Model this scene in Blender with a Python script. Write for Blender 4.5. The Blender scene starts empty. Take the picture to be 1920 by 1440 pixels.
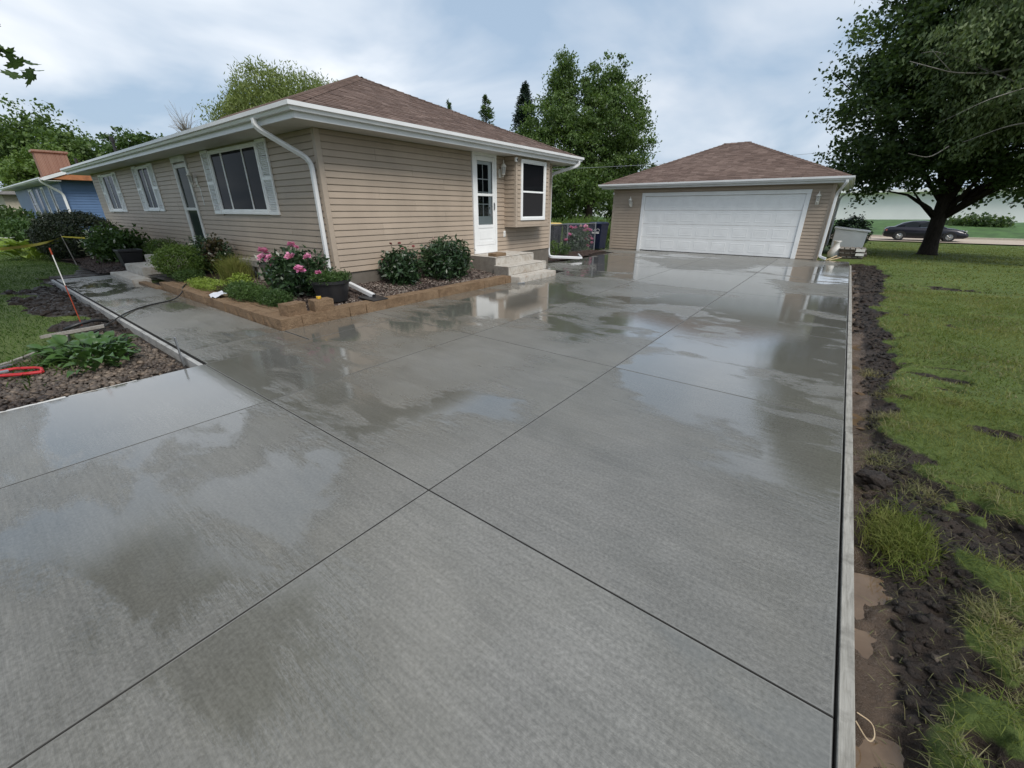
import bpy, bmesh, math, random
import numpy as np
from mathutils import Vector, Matrix

SC = bpy.context.scene
COL = SC.collection
R = math.radians
rng = np.random.default_rng(11)
random.seed(5)

# ------------------------------------------------------------------ camera
CAM_Z = 1.6
cd = bpy.data.cameras.new("camera")
cd.sensor_width = 36.0
cd.lens = 14.38
cd.clip_start = 0.05
cd.clip_end = 2000
cam = bpy.data.objects.new("camera", cd)
COL.objects.link(cam)
_r, _u, _f = Vector((.7950, .6065, .0014)), Vector((-.239, .310, .920)), Vector((-.558, .732, -.3915))
_f.normalize(); _r = (_r - _f * _r.dot(_f)).normalized(); _u = _r.cross(_f)
m = Matrix((( _r.x, _u.x, -_f.x, 0), (_r.y, _u.y, -_f.y, 0), (_r.z, _u.z, -_f.z, CAM_Z), (0, 0, 0, 1)))
cam.matrix_world = m
SC.camera = cam

# ------------------------------------------------------------------ sky and sun
SUN_EL, SUN_AZ = R(50), R(115)          # azimuth clockwise from +Y (towards +X)
w = bpy.data.worlds.new("World"); SC.world = w; w.use_nodes = True
nt = w.node_tree; nt.nodes.clear()
def N(t, typ, **kw):
    n = t.nodes.new(typ)
    for k, v in kw.items(): setattr(n, k, v)
    return n
out = N(nt, "ShaderNodeOutputWorld"); bg = N(nt, "ShaderNodeBackground")
sky = N(nt, "ShaderNodeTexSky", sky_type='NISHITA'); sky.sun_disc = False
sky.sun_elevation = SUN_EL; sky.sun_rotation = SUN_AZ
sky.air_density = 1.0; sky.dust_density = 3.0; sky.ozone_density = 1.2
tc = N(nt, "ShaderNodeTexCoord"); sep = N(nt, "ShaderNodeSeparateXYZ")
nt.links.new(tc.outputs["Generated"], sep.inputs[0])
den = N(nt, "ShaderNodeMath", operation='ADD'); den.inputs[1].default_value = .28
mx0 = N(nt, "ShaderNodeMath", operation='MAXIMUM'); mx0.inputs[1].default_value = 0.0
nt.links.new(sep.outputs[2], mx0.inputs[0]); nt.links.new(mx0.outputs[0], den.inputs[0])
dx = N(nt, "ShaderNodeMath", operation='DIVIDE'); dy = N(nt, "ShaderNodeMath", operation='DIVIDE')
nt.links.new(sep.outputs[0], dx.inputs[0]); nt.links.new(den.outputs[0], dx.inputs[1])
nt.links.new(sep.outputs[1], dy.inputs[0]); nt.links.new(den.outputs[0], dy.inputs[1])
cmb = N(nt, "ShaderNodeCombineXYZ")
nt.links.new(dx.outputs[0], cmb.inputs[0]); nt.links.new(dy.outputs[0], cmb.inputs[1])
n1 = N(nt, "ShaderNodeTexNoise"); n1.inputs["Scale"].default_value = 1.25; n1.inputs["Detail"].default_value = 5.0
n1.inputs["Roughness"].default_value = .5; n1.inputs["Distortion"].default_value = .35
nt.links.new(cmb.outputs[0], n1.inputs["Vector"])
n2 = N(nt, "ShaderNodeTexNoise"); n2.inputs["Scale"].default_value = .55; n2.inputs["Detail"].default_value = 2.0
nt.links.new(cmb.outputs[0], n2.inputs["Vector"])
rp = N(nt, "ShaderNodeValToRGB"); rp.color_ramp.elements[0].position = .40; rp.color_ramp.elements[1].position = .68
nt.links.new(n1.outputs["Fac"], rp.inputs[0])
rp2 = N(nt, "ShaderNodeValToRGB")
rp2.color_ramp.elements[0].position = .30; rp2.color_ramp.elements[0].color = (5.6, 6.4, 7.5, 1)
rp2.color_ramp.elements[1].position = .70; rp2.color_ramp.elements[1].color = (10.6, 10.9, 11.3, 1)
nt.links.new(n2.outputs["Fac"], rp2.inputs[0])
mixc = N(nt, "ShaderNodeMixRGB"); 
base = N(nt, "ShaderNodeMixRGB"); base.inputs[0].default_value = .75; base.inputs[2].default_value = (4.7, 6.1, 7.8, 1)
nt.links.new(sky.outputs[0], base.inputs[1])
nt.links.new(rp.outputs[0], mixc.inputs[0]); nt.links.new(base.outputs[0], mixc.inputs[1]); nt.links.new(rp2.outputs[0], mixc.inputs[2])
nt.links.new(mixc.outputs[0], bg.inputs[0]); bg.inputs[1].default_value = .053
nt.links.new(bg.outputs[0], out.inputs[0])

sd = bpy.data.lights.new("sun", 'SUN'); sd.energy = 1.5; sd.angle = R(24); sd.color = (1, .95, .88)
sun = bpy.data.objects.new("sun", sd); COL.objects.link(sun)
sv = Vector((math.sin(SUN_AZ) * math.cos(SUN_EL), math.cos(SUN_AZ) * math.cos(SUN_EL), math.sin(SUN_EL)))
sun.rotation_euler = (-sv).to_track_quat('-Z', 'Y').to_euler(); sun.location = (30, 10, 40)

SC.view_settings.view_transform = 'Standard'; SC.view_settings.look = 'None'
SC.view_settings.exposure = 1.0; SC.view_settings.gamma = 1.0
try: SC.view_settings.use_curve_mapping = False
except Exception: pass
SC.render.engine = 'CYCLES'
SC.cycles.use_denoising = True
SC.cycles.max_bounces = 6; SC.cycles.diffuse_bounces = 3; SC.cycles.glossy_bounces = 3
SC.cycles.transmission_bounces = 3; SC.cycles.transparent_max_bounces = 6
SC.cycles.caustics_reflective = False; SC.cycles.caustics_refractive = False

# ------------------------------------------------------------------ materials
MATS = {}
class NB:
    """small node-tree helper"""
    def __init__(s, name):
        s.m = bpy.data.materials.new(name); s.m.use_nodes = True; s.t = s.m.node_tree
        s.b = s.t.nodes["Principled BSDF"]; MATS[name] = s.m
    def n(s, typ, **kw): return N(s.t, typ, **kw)
    def l(s, a, b): s.t.links.new(a, b)
    def pos(s, scale=(1, 1, 1), obj=False):
        mp = s.n("ShaderNodeMapping"); mp.inputs["Scale"].default_value = scale
        if obj: s.l(s.n("ShaderNodeTexCoord").outputs["Object"], mp.inputs[0])
        else: s.l(s.n("ShaderNodeNewGeometry").outputs["Position"], mp.inputs[0])
        return mp.outputs[0]
    def noise(s, vec, scale, detail=4, rough=.55, dist=0.0):
        n = s.n("ShaderNodeTexNoise"); n.inputs["Scale"].default_value = scale; n.inputs["Detail"].default_value = detail
        n.inputs["Roughness"].default_value = rough; n.inputs["Distortion"].default_value = dist
        s.l(vec, n.inputs["Vector"]); return n.outputs["Fac"]
    def ramp(s, fac, stops):
        r = s.n("ShaderNodeValToRGB"); e = r.color_ramp.elements
        while len(e) < len(stops): e.new(.5)
        for i, (p, c) in enumerate(stops):
            e[i].position = p; e[i].color = (c, c, c, 1) if isinstance(c, (int, float)) else (*c, 1)
        s.l(fac, r.inputs[0]); return r.outputs[0]
    def mix(s, fac, a, b, mode='MIX'):
        n = s.n("ShaderNodeMixRGB", blend_type=mode)
        for i, v in enumerate((fac, a, b)):
            if isinstance(v, (int, float)): n.inputs[i].default_value = v if i == 0 else (v, v, v, 1)
            elif isinstance(v, tuple): n.inputs[i].default_value = (*v, 1)
            else: s.l(v, n.inputs[i])
        return n.outputs[0]
    def math(s, op, a, b=0.0, clamp=False):
        n = s.n("ShaderNodeMath", operation=op, use_clamp=clamp)
        for i, v in enumerate((a, b)):
            if isinstance(v, (int, float)): n.inputs[i].default_value = v
            else: s.l(v, n.inputs[i])
        return n.outputs[0]
    def bump(s, h, strength, dist=.01, prev=None):
        n = s.n("ShaderNodeBump"); n.inputs["Distance"].default_value = dist
        if isinstance(strength, (int, float)): n.inputs["Strength"].default_value = strength
        else: s.l(strength, n.inputs["Strength"])
        s.l(h, n.inputs["Height"])
        if prev is not None: s.l(prev, n.inputs["Normal"])
        return n.outputs[0]
    def set(s, base=None, rough=None, normal=None, metal=None, spec=None):
        for k, v in (("Base Color", base), ("Roughness", rough), ("Normal", normal), ("Metallic", metal), ("Specular IOR Level", spec)):
            if v is None: continue
            if isinstance(v, tuple): s.b.inputs[k].default_value = (*v, 1)
            elif isinstance(v, (int, float)): s.b.inputs[k].default_value = v
            else: s.l(v, s.b.inputs[k])
        return s.m

def simple(name, col, rough=.5, metal=0.0, var=.12, scale=8.0, bump=0.0, bscale=60.0, spec=.5):
    b = NB(name)
    p = b.pos()
    f = b.noise(p, scale, 5)
    lo = tuple(c * (1 - var) for c in col); hi = tuple(min(1, c * (1 + var)) for c in col)
    c = b.ramp(f, [(.3, lo), (.7, hi)])
    nrm = b.bump(b.noise(p, bscale, 3), bump, .004) if bump else None
    return b.set(c, rough, nrm, metal, spec)

def M(n): return MATS[n]

simple("white_vinyl", (.81, .82, .82), .40, var=.05, scale=3)
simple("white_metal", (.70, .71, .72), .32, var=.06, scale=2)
simple("old_white", (.60, .60, .58), .5, var=.15, scale=5)
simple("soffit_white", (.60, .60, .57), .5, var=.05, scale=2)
simple("tan_trim", (.395, .325, .258), .45, var=.05)
simple("black_plastic", (.018, .018, .020), .42, var=.2)
simple("dark_rubber", (.012, .012, .013), .6, var=.2)
simple("grey_metal", (.30, .31, .32), .4, .7, var=.1)
simple("brass_grey", (.25, .24, .22), .35, .8)
simple("red_plastic", (.42, .02, .025), .4, var=.15)
simple("orange_paint", (.36, .06, .025), .45)
simple("white_paint", (.72, .71, .68), .4)
simple("yellow_tape", (.62, .52, .06), .45)
simple("yellow_plastic", (.55, .40, .12), .45)
simple("tool_yellow", (.62, .38, .03), .4)
simple("bin_blue", (.006, .013, .036), .4, var=.2)
simple("bin_dark", (.014, .016, .024), .45, var=.2)
simple("paper", (.62, .64, .70), .7, var=.08)
simple("dark_interior", (.012, .011, .012), .8)
simple("curtain", (.055, .055, .065), .9, var=.3, scale=3)
simple("brass_lamp", (.68, .66, .60), .45, var=.1)
simple("tan_wall", (.42, .38, .31), .8)
simple("far_white", (.84, .85, .84), .7, var=.05, scale=.3)
simple("car_paint", (.020, .020, .028), .22, .3, var=.1)
simple("chrome", (.55, .56, .58), .2, 1.0)
simple("tyre", (.015, .015, .016), .8)
simple("tail_glass", (.45, .12, .10), .2)
simple("head_glass", (.6, .62, .62), .15)
simple("foundation", (.135, .118, .098), .85, var=.16, scale=6, bump=.4)
simple("orange_roof", (.36, .14, .06), .8, var=.25, scale=6)
simple("grey_roof", (.16, .15, .14), .85, var=.2)

def glass_dark(name, col=(.010, .011, .013), rough=.03):
    b = NB(name); di = b.n("ShaderNodeBsdfDiffuse"); di.inputs[0].default_value = (*col, 1)
    gl = b.n("ShaderNodeBsdfGlossy"); gl.inputs["Roughness"].default_value = rough
    b.l(b.bump(b.noise(b.pos(), 1.3, 2), .05, .05), gl.inputs["Normal"])
    fr = b.n("ShaderNodeFresnel"); fr.inputs[0].default_value = 1.13
    ms = b.n("ShaderNodeMixShader"); b.l(fr.outputs[0], ms.inputs[0]); b.l(di.outputs[0], ms.inputs[1]); b.l(gl.outputs[0], ms.inputs[2])
    b.l(ms.outputs[0], b.t.nodes["Material Output"].inputs[0])
glass_dark("pane_dark"); glass_dark("pane_green", (.030, .042, .036)); glass_dark("pane_screen", (.030, .029, .031)); glass_dark("pane_far", (.014, .016, .018), .12)
glass_dark("car_glass", (.02, .024, .028), .06)
glass_dark("lamp_glass", (.35, .35, .34), .12)

def siding_mat(name, col):
    b = NB(name); p = b.pos()
    tone = b.noise(p, .8, 3)
    oi = b.n("ShaderNodeObjectInfo")
    lo = tuple(c * .92 for c in col); hi = tuple(c * 1.08 for c in col)
    c = b.ramp(tone, [(.3, lo), (.7, hi)])
    jit = b.math('ADD', b.math('MULTIPLY', oi.outputs["Random"], .10), .95)
    cc = b.n("ShaderNodeCombineColor"); 
    for i in range(3): b.l(jit, cc.inputs[i])
    c = b.mix(1.0, c, cc.outputs[0], 'MULTIPLY')
    gr = b.noise(b.pos((1, 1, 14)), 6, 4)
    dirt = b.ramp(b.noise(b.pos((1.5, 1.5, .5)), 2.2, 5), [(.45, 0.0), (.8, .22)])
    c = b.mix(dirt, c, tuple(x * .6 for x in col))
    nrm = b.bump(gr, .10, .003)
    b.set(c, .48, nrm, 0, .35)
siding_mat("siding_tan", (.400, .325, .256))
siding_mat("siding_blue", (.10, .17, .31))

def shingle_mat():
    b = NB("shingle"); g = b.n("ShaderNodeNewGeometry")
    c = b.ramp(g.outputs["Random Per Island"], [(0, (.066, .042, .033)), (.35, (.114, .075, .060)), (.7, (.158, .108, .088)), (1, (.220, .158, .132))])
    p = b.pos()
    f = b.noise(p, 70, 3); c = b.mix(.35, c, b.ramp(f, [(.3, (.05, .034, .028)), (.7, (.26, .195, .17))]))
    c = b.mix(.35, c, b.ramp(b.noise(p, .7, 4), [(.3, (.09, .058, .048)), (.7, (.19, .138, .118))]))
    b.set(c, .9, b.bump(b.noise(p, 160, 2), .5, .004), 0, .2)
shingle_mat()

def concrete_wet():
    """fresh broomed concrete, damp, with standing water film in the low spots"""
    b = NB("wet_concrete"); p = b.pos()
    oi = b.n("ShaderNodeObjectInfo")
    sepn = b.n("ShaderNodeSeparateXYZ"); b.l(p, sepn.inputs[0])
    big = b.noise(b.pos((.85, 1.15, 1)), .42, 3, .5, .5)
    med = b.noise(b.pos((.8, 1.7, 1)), 1.5, 6, .62, .6)
    low = b.math('ADD', b.math('MULTIPLY', big, .70), b.math('MULTIPLY', med, .30))
    low = b.math('ADD', low, b.math('MULTIPLY', b.math('SUBTRACT', oi.outputs["Random"], .5), .12))
    yb = b.n("ShaderNodeMapRange"); yb.inputs[1].default_value = .4; yb.inputs[2].default_value = 5.0
    yb.inputs[3].default_value = -.040; yb.inputs[4].default_value = .005
    b.l(sepn.outputs[1], yb.inputs[0])
    low = b.math('ADD', low, yb.outputs[0])
    # shallow dips where the rain stands on the slab: centre, half widths, depth
    for cx, cy, sx, sy, am in ((-2.5, 2.6, .85, 1.5, .10), (-2.2, 6.3, .75, 1.1, .11), (-.8, 5.6, 1.1, 2.6, .09), (.1, 3.2, .75, .65, .08), (-.6, 3.75, 1.5, .75, .13), (-4.5, .4, 1.0, 1.3, .11), (-2.9, -.1, 1.1, .9, .06), (-1.0, 11.5, 3.5, 4.5, .09), (-4.9, 5.6, 1.3, 3.4, .07), (-5.4, 13.5, 2.0, 4.0, .07), (-1.0, .9, 1.5, 1.5, -.10), (-2.6, 4.5, 1.2, .5, -.05)):
        vm = b.n("ShaderNodeVectorMath", operation='SUBTRACT'); b.l(p, vm.inputs[0]); vm.inputs[1].default_value = (cx, cy, 0)
        vs = b.n("ShaderNodeVectorMath", operation='MULTIPLY'); b.l(vm.outputs[0], vs.inputs[0]); vs.inputs[1].default_value = (1 / sx, 1 / sy, 0)
        vl = b.n("ShaderNodeVectorMath", operation='LENGTH'); b.l(vs.outputs[0], vl.inputs[0])
        low = b.math('ADD', low, b.math('MULTIPLY', b.math('SUBTRACT', 1.0, vl.outputs["Value"], True), am))
    wisp = b.noise(b.pos((.45, 3.6, 1)), 2.2, 6, .68, .4)
    low = b.math('ADD', low, b.math('MULTIPLY', b.math('SUBTRACT', wisp, .5), .075))
    film = b.ramp(low, [(.494, 0.0), (.545, 1.0)])           # water film
    damp = b.ramp(low, [(.34, 0.0), (.52, 1.0)])
    blot = b.noise(p, 2.3, 6, .62, .2); fine = b.noise(p, 60, 4, .6)
    c = b.ramp(blot, [(.28, (.118, .113, .098)), (.5, (.150, .145, .128)), (.75, (.190, .184, .165))])
    c = b.mix(.42, c, b.ramp(fine, [(.3, (.092, .089, .080)), (.72, (.335, .325, .305))]))
    warm = b.ramp(b.noise(p, .9, 4), [(.48, 0.0), (.75, .35)])
    c = b.mix(warm, c, (.200, .186, .150))
    streak = b.ramp(b.noise(b.pos((.6, 9.0, 1)), 2.6, 6, .65, .3), [(.3, .90), (.7, 1.08)])
    c = b.mix(1.0, c, streak, 'MULTIPLY')
    bl = b.ramp(b.noise(b.pos((1.3, 38, 1)), 3.0, 4, .7, .15), [(.3, .86), (.7, 1.12)])
    c = b.mix(1.0, c, bl, 'MULTIPLY')
    tn = b.n("ShaderNodeCombineColor"); tv = b.math('ADD', b.math('MULTIPLY', oi.outputs["Random"], .26), .90)
    for i in range(3): b.l(tv, tn.inputs[i])
    c = b.mix(1.0, c, tn.outputs[0], 'MULTIPLY')
    c = b.mix(b.math('MULTIPLY', damp, .55), c, b.mix(1.0, c, (.60, .60, .56), 'MULTIPLY'))
    c = b.mix(b.math('MULTIPLY', film, .35), c, (.105, .105, .094))
    broom = b.noise(b.pos((1.1, 46, 1)), 3.0, 4, .62, .1)
    broom2 = b.noise(b.pos((1.2, 9, 1)), 1.6, 3, .6, .2)
    grit = b.noise(p, 170, 2)
    dry = b.math('SUBTRACT', 1.0, b.math('MULTIPLY', film, .92))
    n = b.bump(broom, b.math('MULTIPLY', dry, .50), .004)
    n = b.bump(grit, b.math('MULTIPLY', dry, .40), .003, n)
    n = b.bump(broom2, .035, .012, n)
    rip = b.noise(b.pos((1.0, 2.8, 1)), 11, 4)
    edge = b.ramp(low, [(.480, 0.0), (.512, 1.0), (.545, 0.0)])
    n = b.bump(rip, b.math('MULTIPLY', edge, .42), .02, n)
    r = b.mix(film, b.mix(damp, .42, .24), .045)
    r = b.math('ADD', r, b.math('MULTIPLY', b.math('SUBTRACT', b.noise(b.pos((.9, 3, 1)), 3, 5), .42), b.mix(film, .20, .10)), True)
    b.set(c, r, n, 0, .8)
    b.l(b.math('MULTIPLY', film, .75), b.b.inputs["Coat Weight"]); b.b.inputs["Coat Roughness"].default_value = .03; b.l(n, b.b.inputs["Coat Normal"])
concrete_wet()

def joint_edge():
    """tooled band along the slab joints: smoother, drier and paler than the broomed field"""
    b = NB("joint_edge"); p = b.pos()
    c = b.ramp(b.noise(p, 9, 5, .6), [(.3, (.135, .132, .120)), (.7, (.215, .210, .195))])
    b.set(c, b.ramp(b.noise(p, 3, 4), [(.4, .12), (.6, .45)]), b.bump(b.noise(p, 120, 3), .25, .003), 0, .6)
joint_edge()
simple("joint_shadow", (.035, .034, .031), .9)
def old_concrete(name, lo, hi, stain):
    b = NB(name); p = b.pos()
    c = b.ramp(b.noise(p, 3, 6, .65), [(.3, lo), (.7, hi)])
    c = b.mix(b.ramp(b.noise(p, 9, 5, .7, .4), [(.48, 0.0), (.66, .8)]), c, stain)
    c = b.mix(.25, c, b.ramp(b.noise(p, 90, 3), [(.3, (.1, .09, .08)), (.7, (.5, .47, .42))]))
    b.set(c, .8, b.bump(b.noise(p, 45, 5), .5, .006), 0, .3)
old_concrete("step_concrete", (.44, .41, .36), (.60, .57, .52), (.30, .225, .16))
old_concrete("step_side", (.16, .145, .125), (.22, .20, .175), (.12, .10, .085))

def split_block():
    b = NB("split_block"); p = b.pos(); oi = b.n("ShaderNodeObjectInfo")
    c = b.ramp(b.noise(p, 7, 6, .7, .3), [(.28, (.085, .048, .026)), (.5, (.195, .120, .066)), (.75, (.34, .235, .145))])
    c = b.mix(b.math('MULTIPLY', oi.outputs["Random"], .35), c, (.33, .235, .15))
    c = b.mix(.4, c, b.ramp(b.noise(p, 75, 4, .7), [(.3, (.06, .036, .02)), (.7, (.40, .29, .19))]))
    b.set(c, .85, b.bump(b.noise(p, 38, 6, .7), 1.0, .03), 0, .25)
split_block()
def wood(name, lo, hi, sc=(3, 40, 40), rough=.75):
    b = NB(name)
    c = b.ramp(b.noise(b.pos(sc), 2.0, 6, .6, .5), [(.3, lo), (.7, hi)])
    c = b.mix(b.ramp(b.noise(b.pos(), 5, 5, .7), [(.5, 0.0), (.68, .75)]), c, tuple(x * .55 for x in lo))
    b.set(c, rough, b.bump(b.noise(b.pos(sc), 6, 4), .4, .004), 0, .3)
wood("form_wood", (.20, .19, .165), (.36, .345, .31), (40, 3, 40))
wood("form_wood_x", (.30, .30, .29), (.46, .46, .45), (3, 40, 40))
wood("pale_wood", (.42, .31, .19), (.58, .46, .31), (12, 12, 12))
wood("grey_wood", (.19, .17, .15), (.33, .31, .28), (3, 30, 30))
wood("dark_wood", (.045, .035, .028), (.12, .095, .075), (6, 20, 20))
def bark(name, lo, hi, sc=(9, 9, 1.6)):
    b = NB(name)
    f = b.noise(b.pos(sc), 2.4, 6, .7, .6)
    b.set(b.ramp(f, [(.3, lo), (.7, hi)]), .9, b.bump(f, .9, .05), 0, .2)
bark("bark_dark", (.016, .012, .010), (.050, .040, .033)); bark("bark_pale", (.16, .15, .135), (.34, .32, .29), (4, 4, 6))
bark("bark_mid", (.035, .028, .022), (.085, .07, .057))

def leaf(name, stops, rough=.5, trans=.38, spec=.4):
    """leaf colour varies leaf by leaf; part of the light passes through the blade"""
    b = NB(name); g = b.n("ShaderNodeNewGeometry")
    c = b.ramp(g.outputs["Random Per Island"], stops)
    c = b.mix(.5, c, b.mix(b.ramp(b.noise(b.pos(), 1.0, 4, .6), [(.38, 0.0), (.68, 1.0)]), stops[0][1], stops[-1][1]))
    b.set(c, rough, None, 0, spec)
    tr = b.n("ShaderNodeBsdfTranslucent")
    b.l(b.mix(1.0, c, (1.0, 1.0, .55), 'MULTIPLY'), tr.inputs[0])
    ms = b.n("ShaderNodeMixShader"); ms.inputs[0].default_value = trans
    o = b.t.nodes["Material Output"]
    b.l(b.b.outputs[0], ms.inputs[1]); b.l(tr.outputs[0], ms.inputs[2]); b.l(ms.outputs[0], o.inputs[0])
leaf("leaf_maple", [(0, (.044, .082, .024)), (.5, (.080, .146, .040)), (.85, (.128, .212, .056)), (1, (.180, .265, .075))], trans=.45)
leaf("leaf_dark", [(0, (.036, .068, .024)), (.6, (.072, .125, .044)), (1, (.130, .195, .070))], trans=.45)
leaf("leaf_birch", [(0, (.075, .118, .042)), (.6, (.135, .195, .072)), (1, (.195, .250, .105))])
leaf("leaf_mid", [(0, (.030, .065, .018)), (.5, (.055, .115, .028)), (1, (.105, .175, .045))])
leaf("leaf_light", [(0, (.065, .120, .025)), (.5, (.105, .180, .035)), (1, (.160, .235, .055))])
leaf("leaf_willow", [(0, (.110, .155, .040)), (.5, (.170, .225, .060)), (1, (.240, .290, .095))])
leaf("leaf_lime", [(0, (.150, .230, .030)), (.5, (.220, .320, .040)), (1, (.310, .390, .080))], trans=.25)
leaf("leaf_yew", [(0, (.010, .018, .009)), (.6, (.018, .032, .013)), (1, (.045, .058, .024))], trans=.1)
leaf("leaf_spruce", [(0, (.010, .024, .016)), (.6, (.018, .040, .026)), (1, (.034, .062, .040))], trans=.1)
leaf("leaf_peony", [(0, (.014, .034, .013)), (.5, (.026, .058, .021)), (1, (.048, .090, .034))], rough=.35, trans=.15, spec=.55)
leaf("leaf_hosta", [(0, (.032, .075, .022)), (.5, (.055, .118, .032)), (1, (.100, .180, .052))], rough=.4, trans=.2)
leaf("leaf_bronze", [(0, (.045, .035, .025)), (.6, (.085, .055, .035)), (1, (.110, .110, .04))])
leaf("grass_blade", [(0, (.080, .118, .020)), (.45, (.132, .182, .032)), (.8, (.195, .236, .052)), (1, (.290, .265, .105))], rough=.6, trans=.35, spec=.15)
leaf("grass_dark", [(0, (.034, .074, .014)), (.5, (.056, .112, .020)), (1, (.094, .155, .034))], rough=.6, trans=.35, spec=.15)
leaf("grass_straw", [(0, (.085, .105, .035)), (.4, (.150, .160, .060)), (1, (.290, .240, .120))], rough=.6, trans=.25)
leaf("petal_pink", [(0, (.55, .13, .33)), (.5, (.72, .24, .46)), (1, (.85, .48, .63))], rough=.55, trans=.25)
leaf("petal_pale", [(0, (.72, .48, .50)), (1, (.85, .74, .70))], rough=.55, trans=.25)
leaf("petal_white", [(0, (.62, .64, .58)), (1, (.80, .80, .76))], rough=.55, trans=.25)
leaf("petal_red", [(0, (.17, .02, .03)), (1, (.32, .06, .07))], rough=.55, trans=.15)
leaf("pebble", [(0, (.040, .028, .024)), (.35, (.085, .060, .050)), (.7, (.16, .12, .10)), (.9, (.27, .21, .17)), (1, (.42, .37, .32))], rough=.5, trans=0.0)
leaf("river_rock", [(0, (.018, .013, .011)), (.45, (.046, .032, .025)), (.8, (.098, .068, .050)), (.95, (.19, .14, .10)), (1, (.28, .23, .18))], rough=.55, trans=0.0)
leaf("mulch_chip", [(0, (.020, .012, .010)), (.5, (.045, .027, .021)), (1, (.085, .055, .042))], rough=.75, trans=0.0)

def soil():
    b = NB("wet_soil"); p = b.pos()
    c = b.ramp(b.noise(p, 14, 6, .7, .3), [(.3, (.012, .0085, .0065)), (.6, (.032, .022, .016)), (.8, (.062, .045, .034))])
    r = b.ramp(b.noise(p, 5, 4), [(.35, .30), (.65, .85)])
    b.set(c, r, b.bump(b.noise(p, 60, 6, .7), 1.0, .02), 0, .4)
soil()
def muddy_water():
    b = NB("muddy_water"); p = b.pos()
    c = b.ramp(b.noise(p, 6, 4, .6, .5), [(.3, (.095, .060, .034)), (.7, (.165, .112, .070))])
    b.set(c, .06, b.bump(b.noise(p, 18, 2), .05, .01), 0, .5)
muddy_water()

def ground_mat():
    """turf soil with grass colour, bare wet soil where attribute 'mud' says so"""
    b = NB("lawn_ground"); p = b.pos()
    at = b.n("ShaderNodeAttribute", attribute_name="mud")
    g = b.ramp(b.noise(p, 1.1, 5, .6), [(.3, (.068, .104, .019)), (.55, (.106, .148, .029)), (.75, (.155, .186, .048))])
    g = b.mix(.5, g, b.ramp(b.noise(b.pos((1, 1, 1)), 26, 5, .7), [(.3, (.028, .056, .012)), (.72, (.135, .175, .050))]))
    s = b.ramp(b.noise(p, 17, 6, .72, .3), [(.3, (.012, .0085, .0065)), (.6, (.030, .021, .0155)), (.82, (.062, .045, .034))])
    mk = b.math('ADD', at.outputs["Fac"], b.math('MULTIPLY', b.math('SUBTRACT', b.noise(p, 12, 5, .7), .5), .5))
    mk = b.ramp(mk, [(.42, 0.0), (.58, 1.0)])
    sl = b.n("ShaderNodeAttribute", attribute_name="slick")
    s = b.mix(b.ramp(b.noise(p, 3.1, 5, .65), [(.42, 0.0), (.66, .75)]), s, (.050, .035, .026))
    slk = b.ramp(b.math('ADD', sl.outputs["Fac"], b.math('MULTIPLY', b.math('SUBTRACT', b.noise(p, 7, 5, .65, .5), .5), .9)), [(.40, 0.0), (.62, 1.0)])
    s = b.mix(slk, s, b.ramp(b.noise(p, 4, 4), [(.35, (.060, .042, .030)), (.65, (.135, .098, .072))]))
    c = b.mix(mk, g, s)
    wet = b.ramp(b.noise(p, 4, 4), [(.38, .28), (.62, .9)])
    r = b.mix(mk, .85, b.mix(slk, wet, .16))
    b.set(c, r, b.bump(b.noise(p, 75, 6, .7), .9, .02), 0, .35)
ground_mat()
simple("road_asphalt", (.40, .33, .26), .9, var=.1, scale=3)
simple("bank_grass", (.050, .105, .026), .95, var=.35, scale=1.2)
def brick_far():
    b = NB("chimney_brick"); t = b.n("ShaderNodeTexBrick"); t.inputs["Scale"].default_value = 3.2
    b.l(b.pos((1, 1, 1), True), t.inputs["Vector"])
    t.inputs["Color1"].default_value = (.20, .10, .07, 1); t.inputs["Color2"].default_value = (.26, .15, .11, 1); t.inputs["Mortar"].default_value = (.34, .27, .22, 1)
    b.set(t.outputs[0], .9)
brick_far()
# ------------------------------------------------------------------ builders
def org(o):
    v = Vector((0, 0, 0))
    while o is not None: v += Vector(o.location); o = o.parent
    return v

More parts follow.
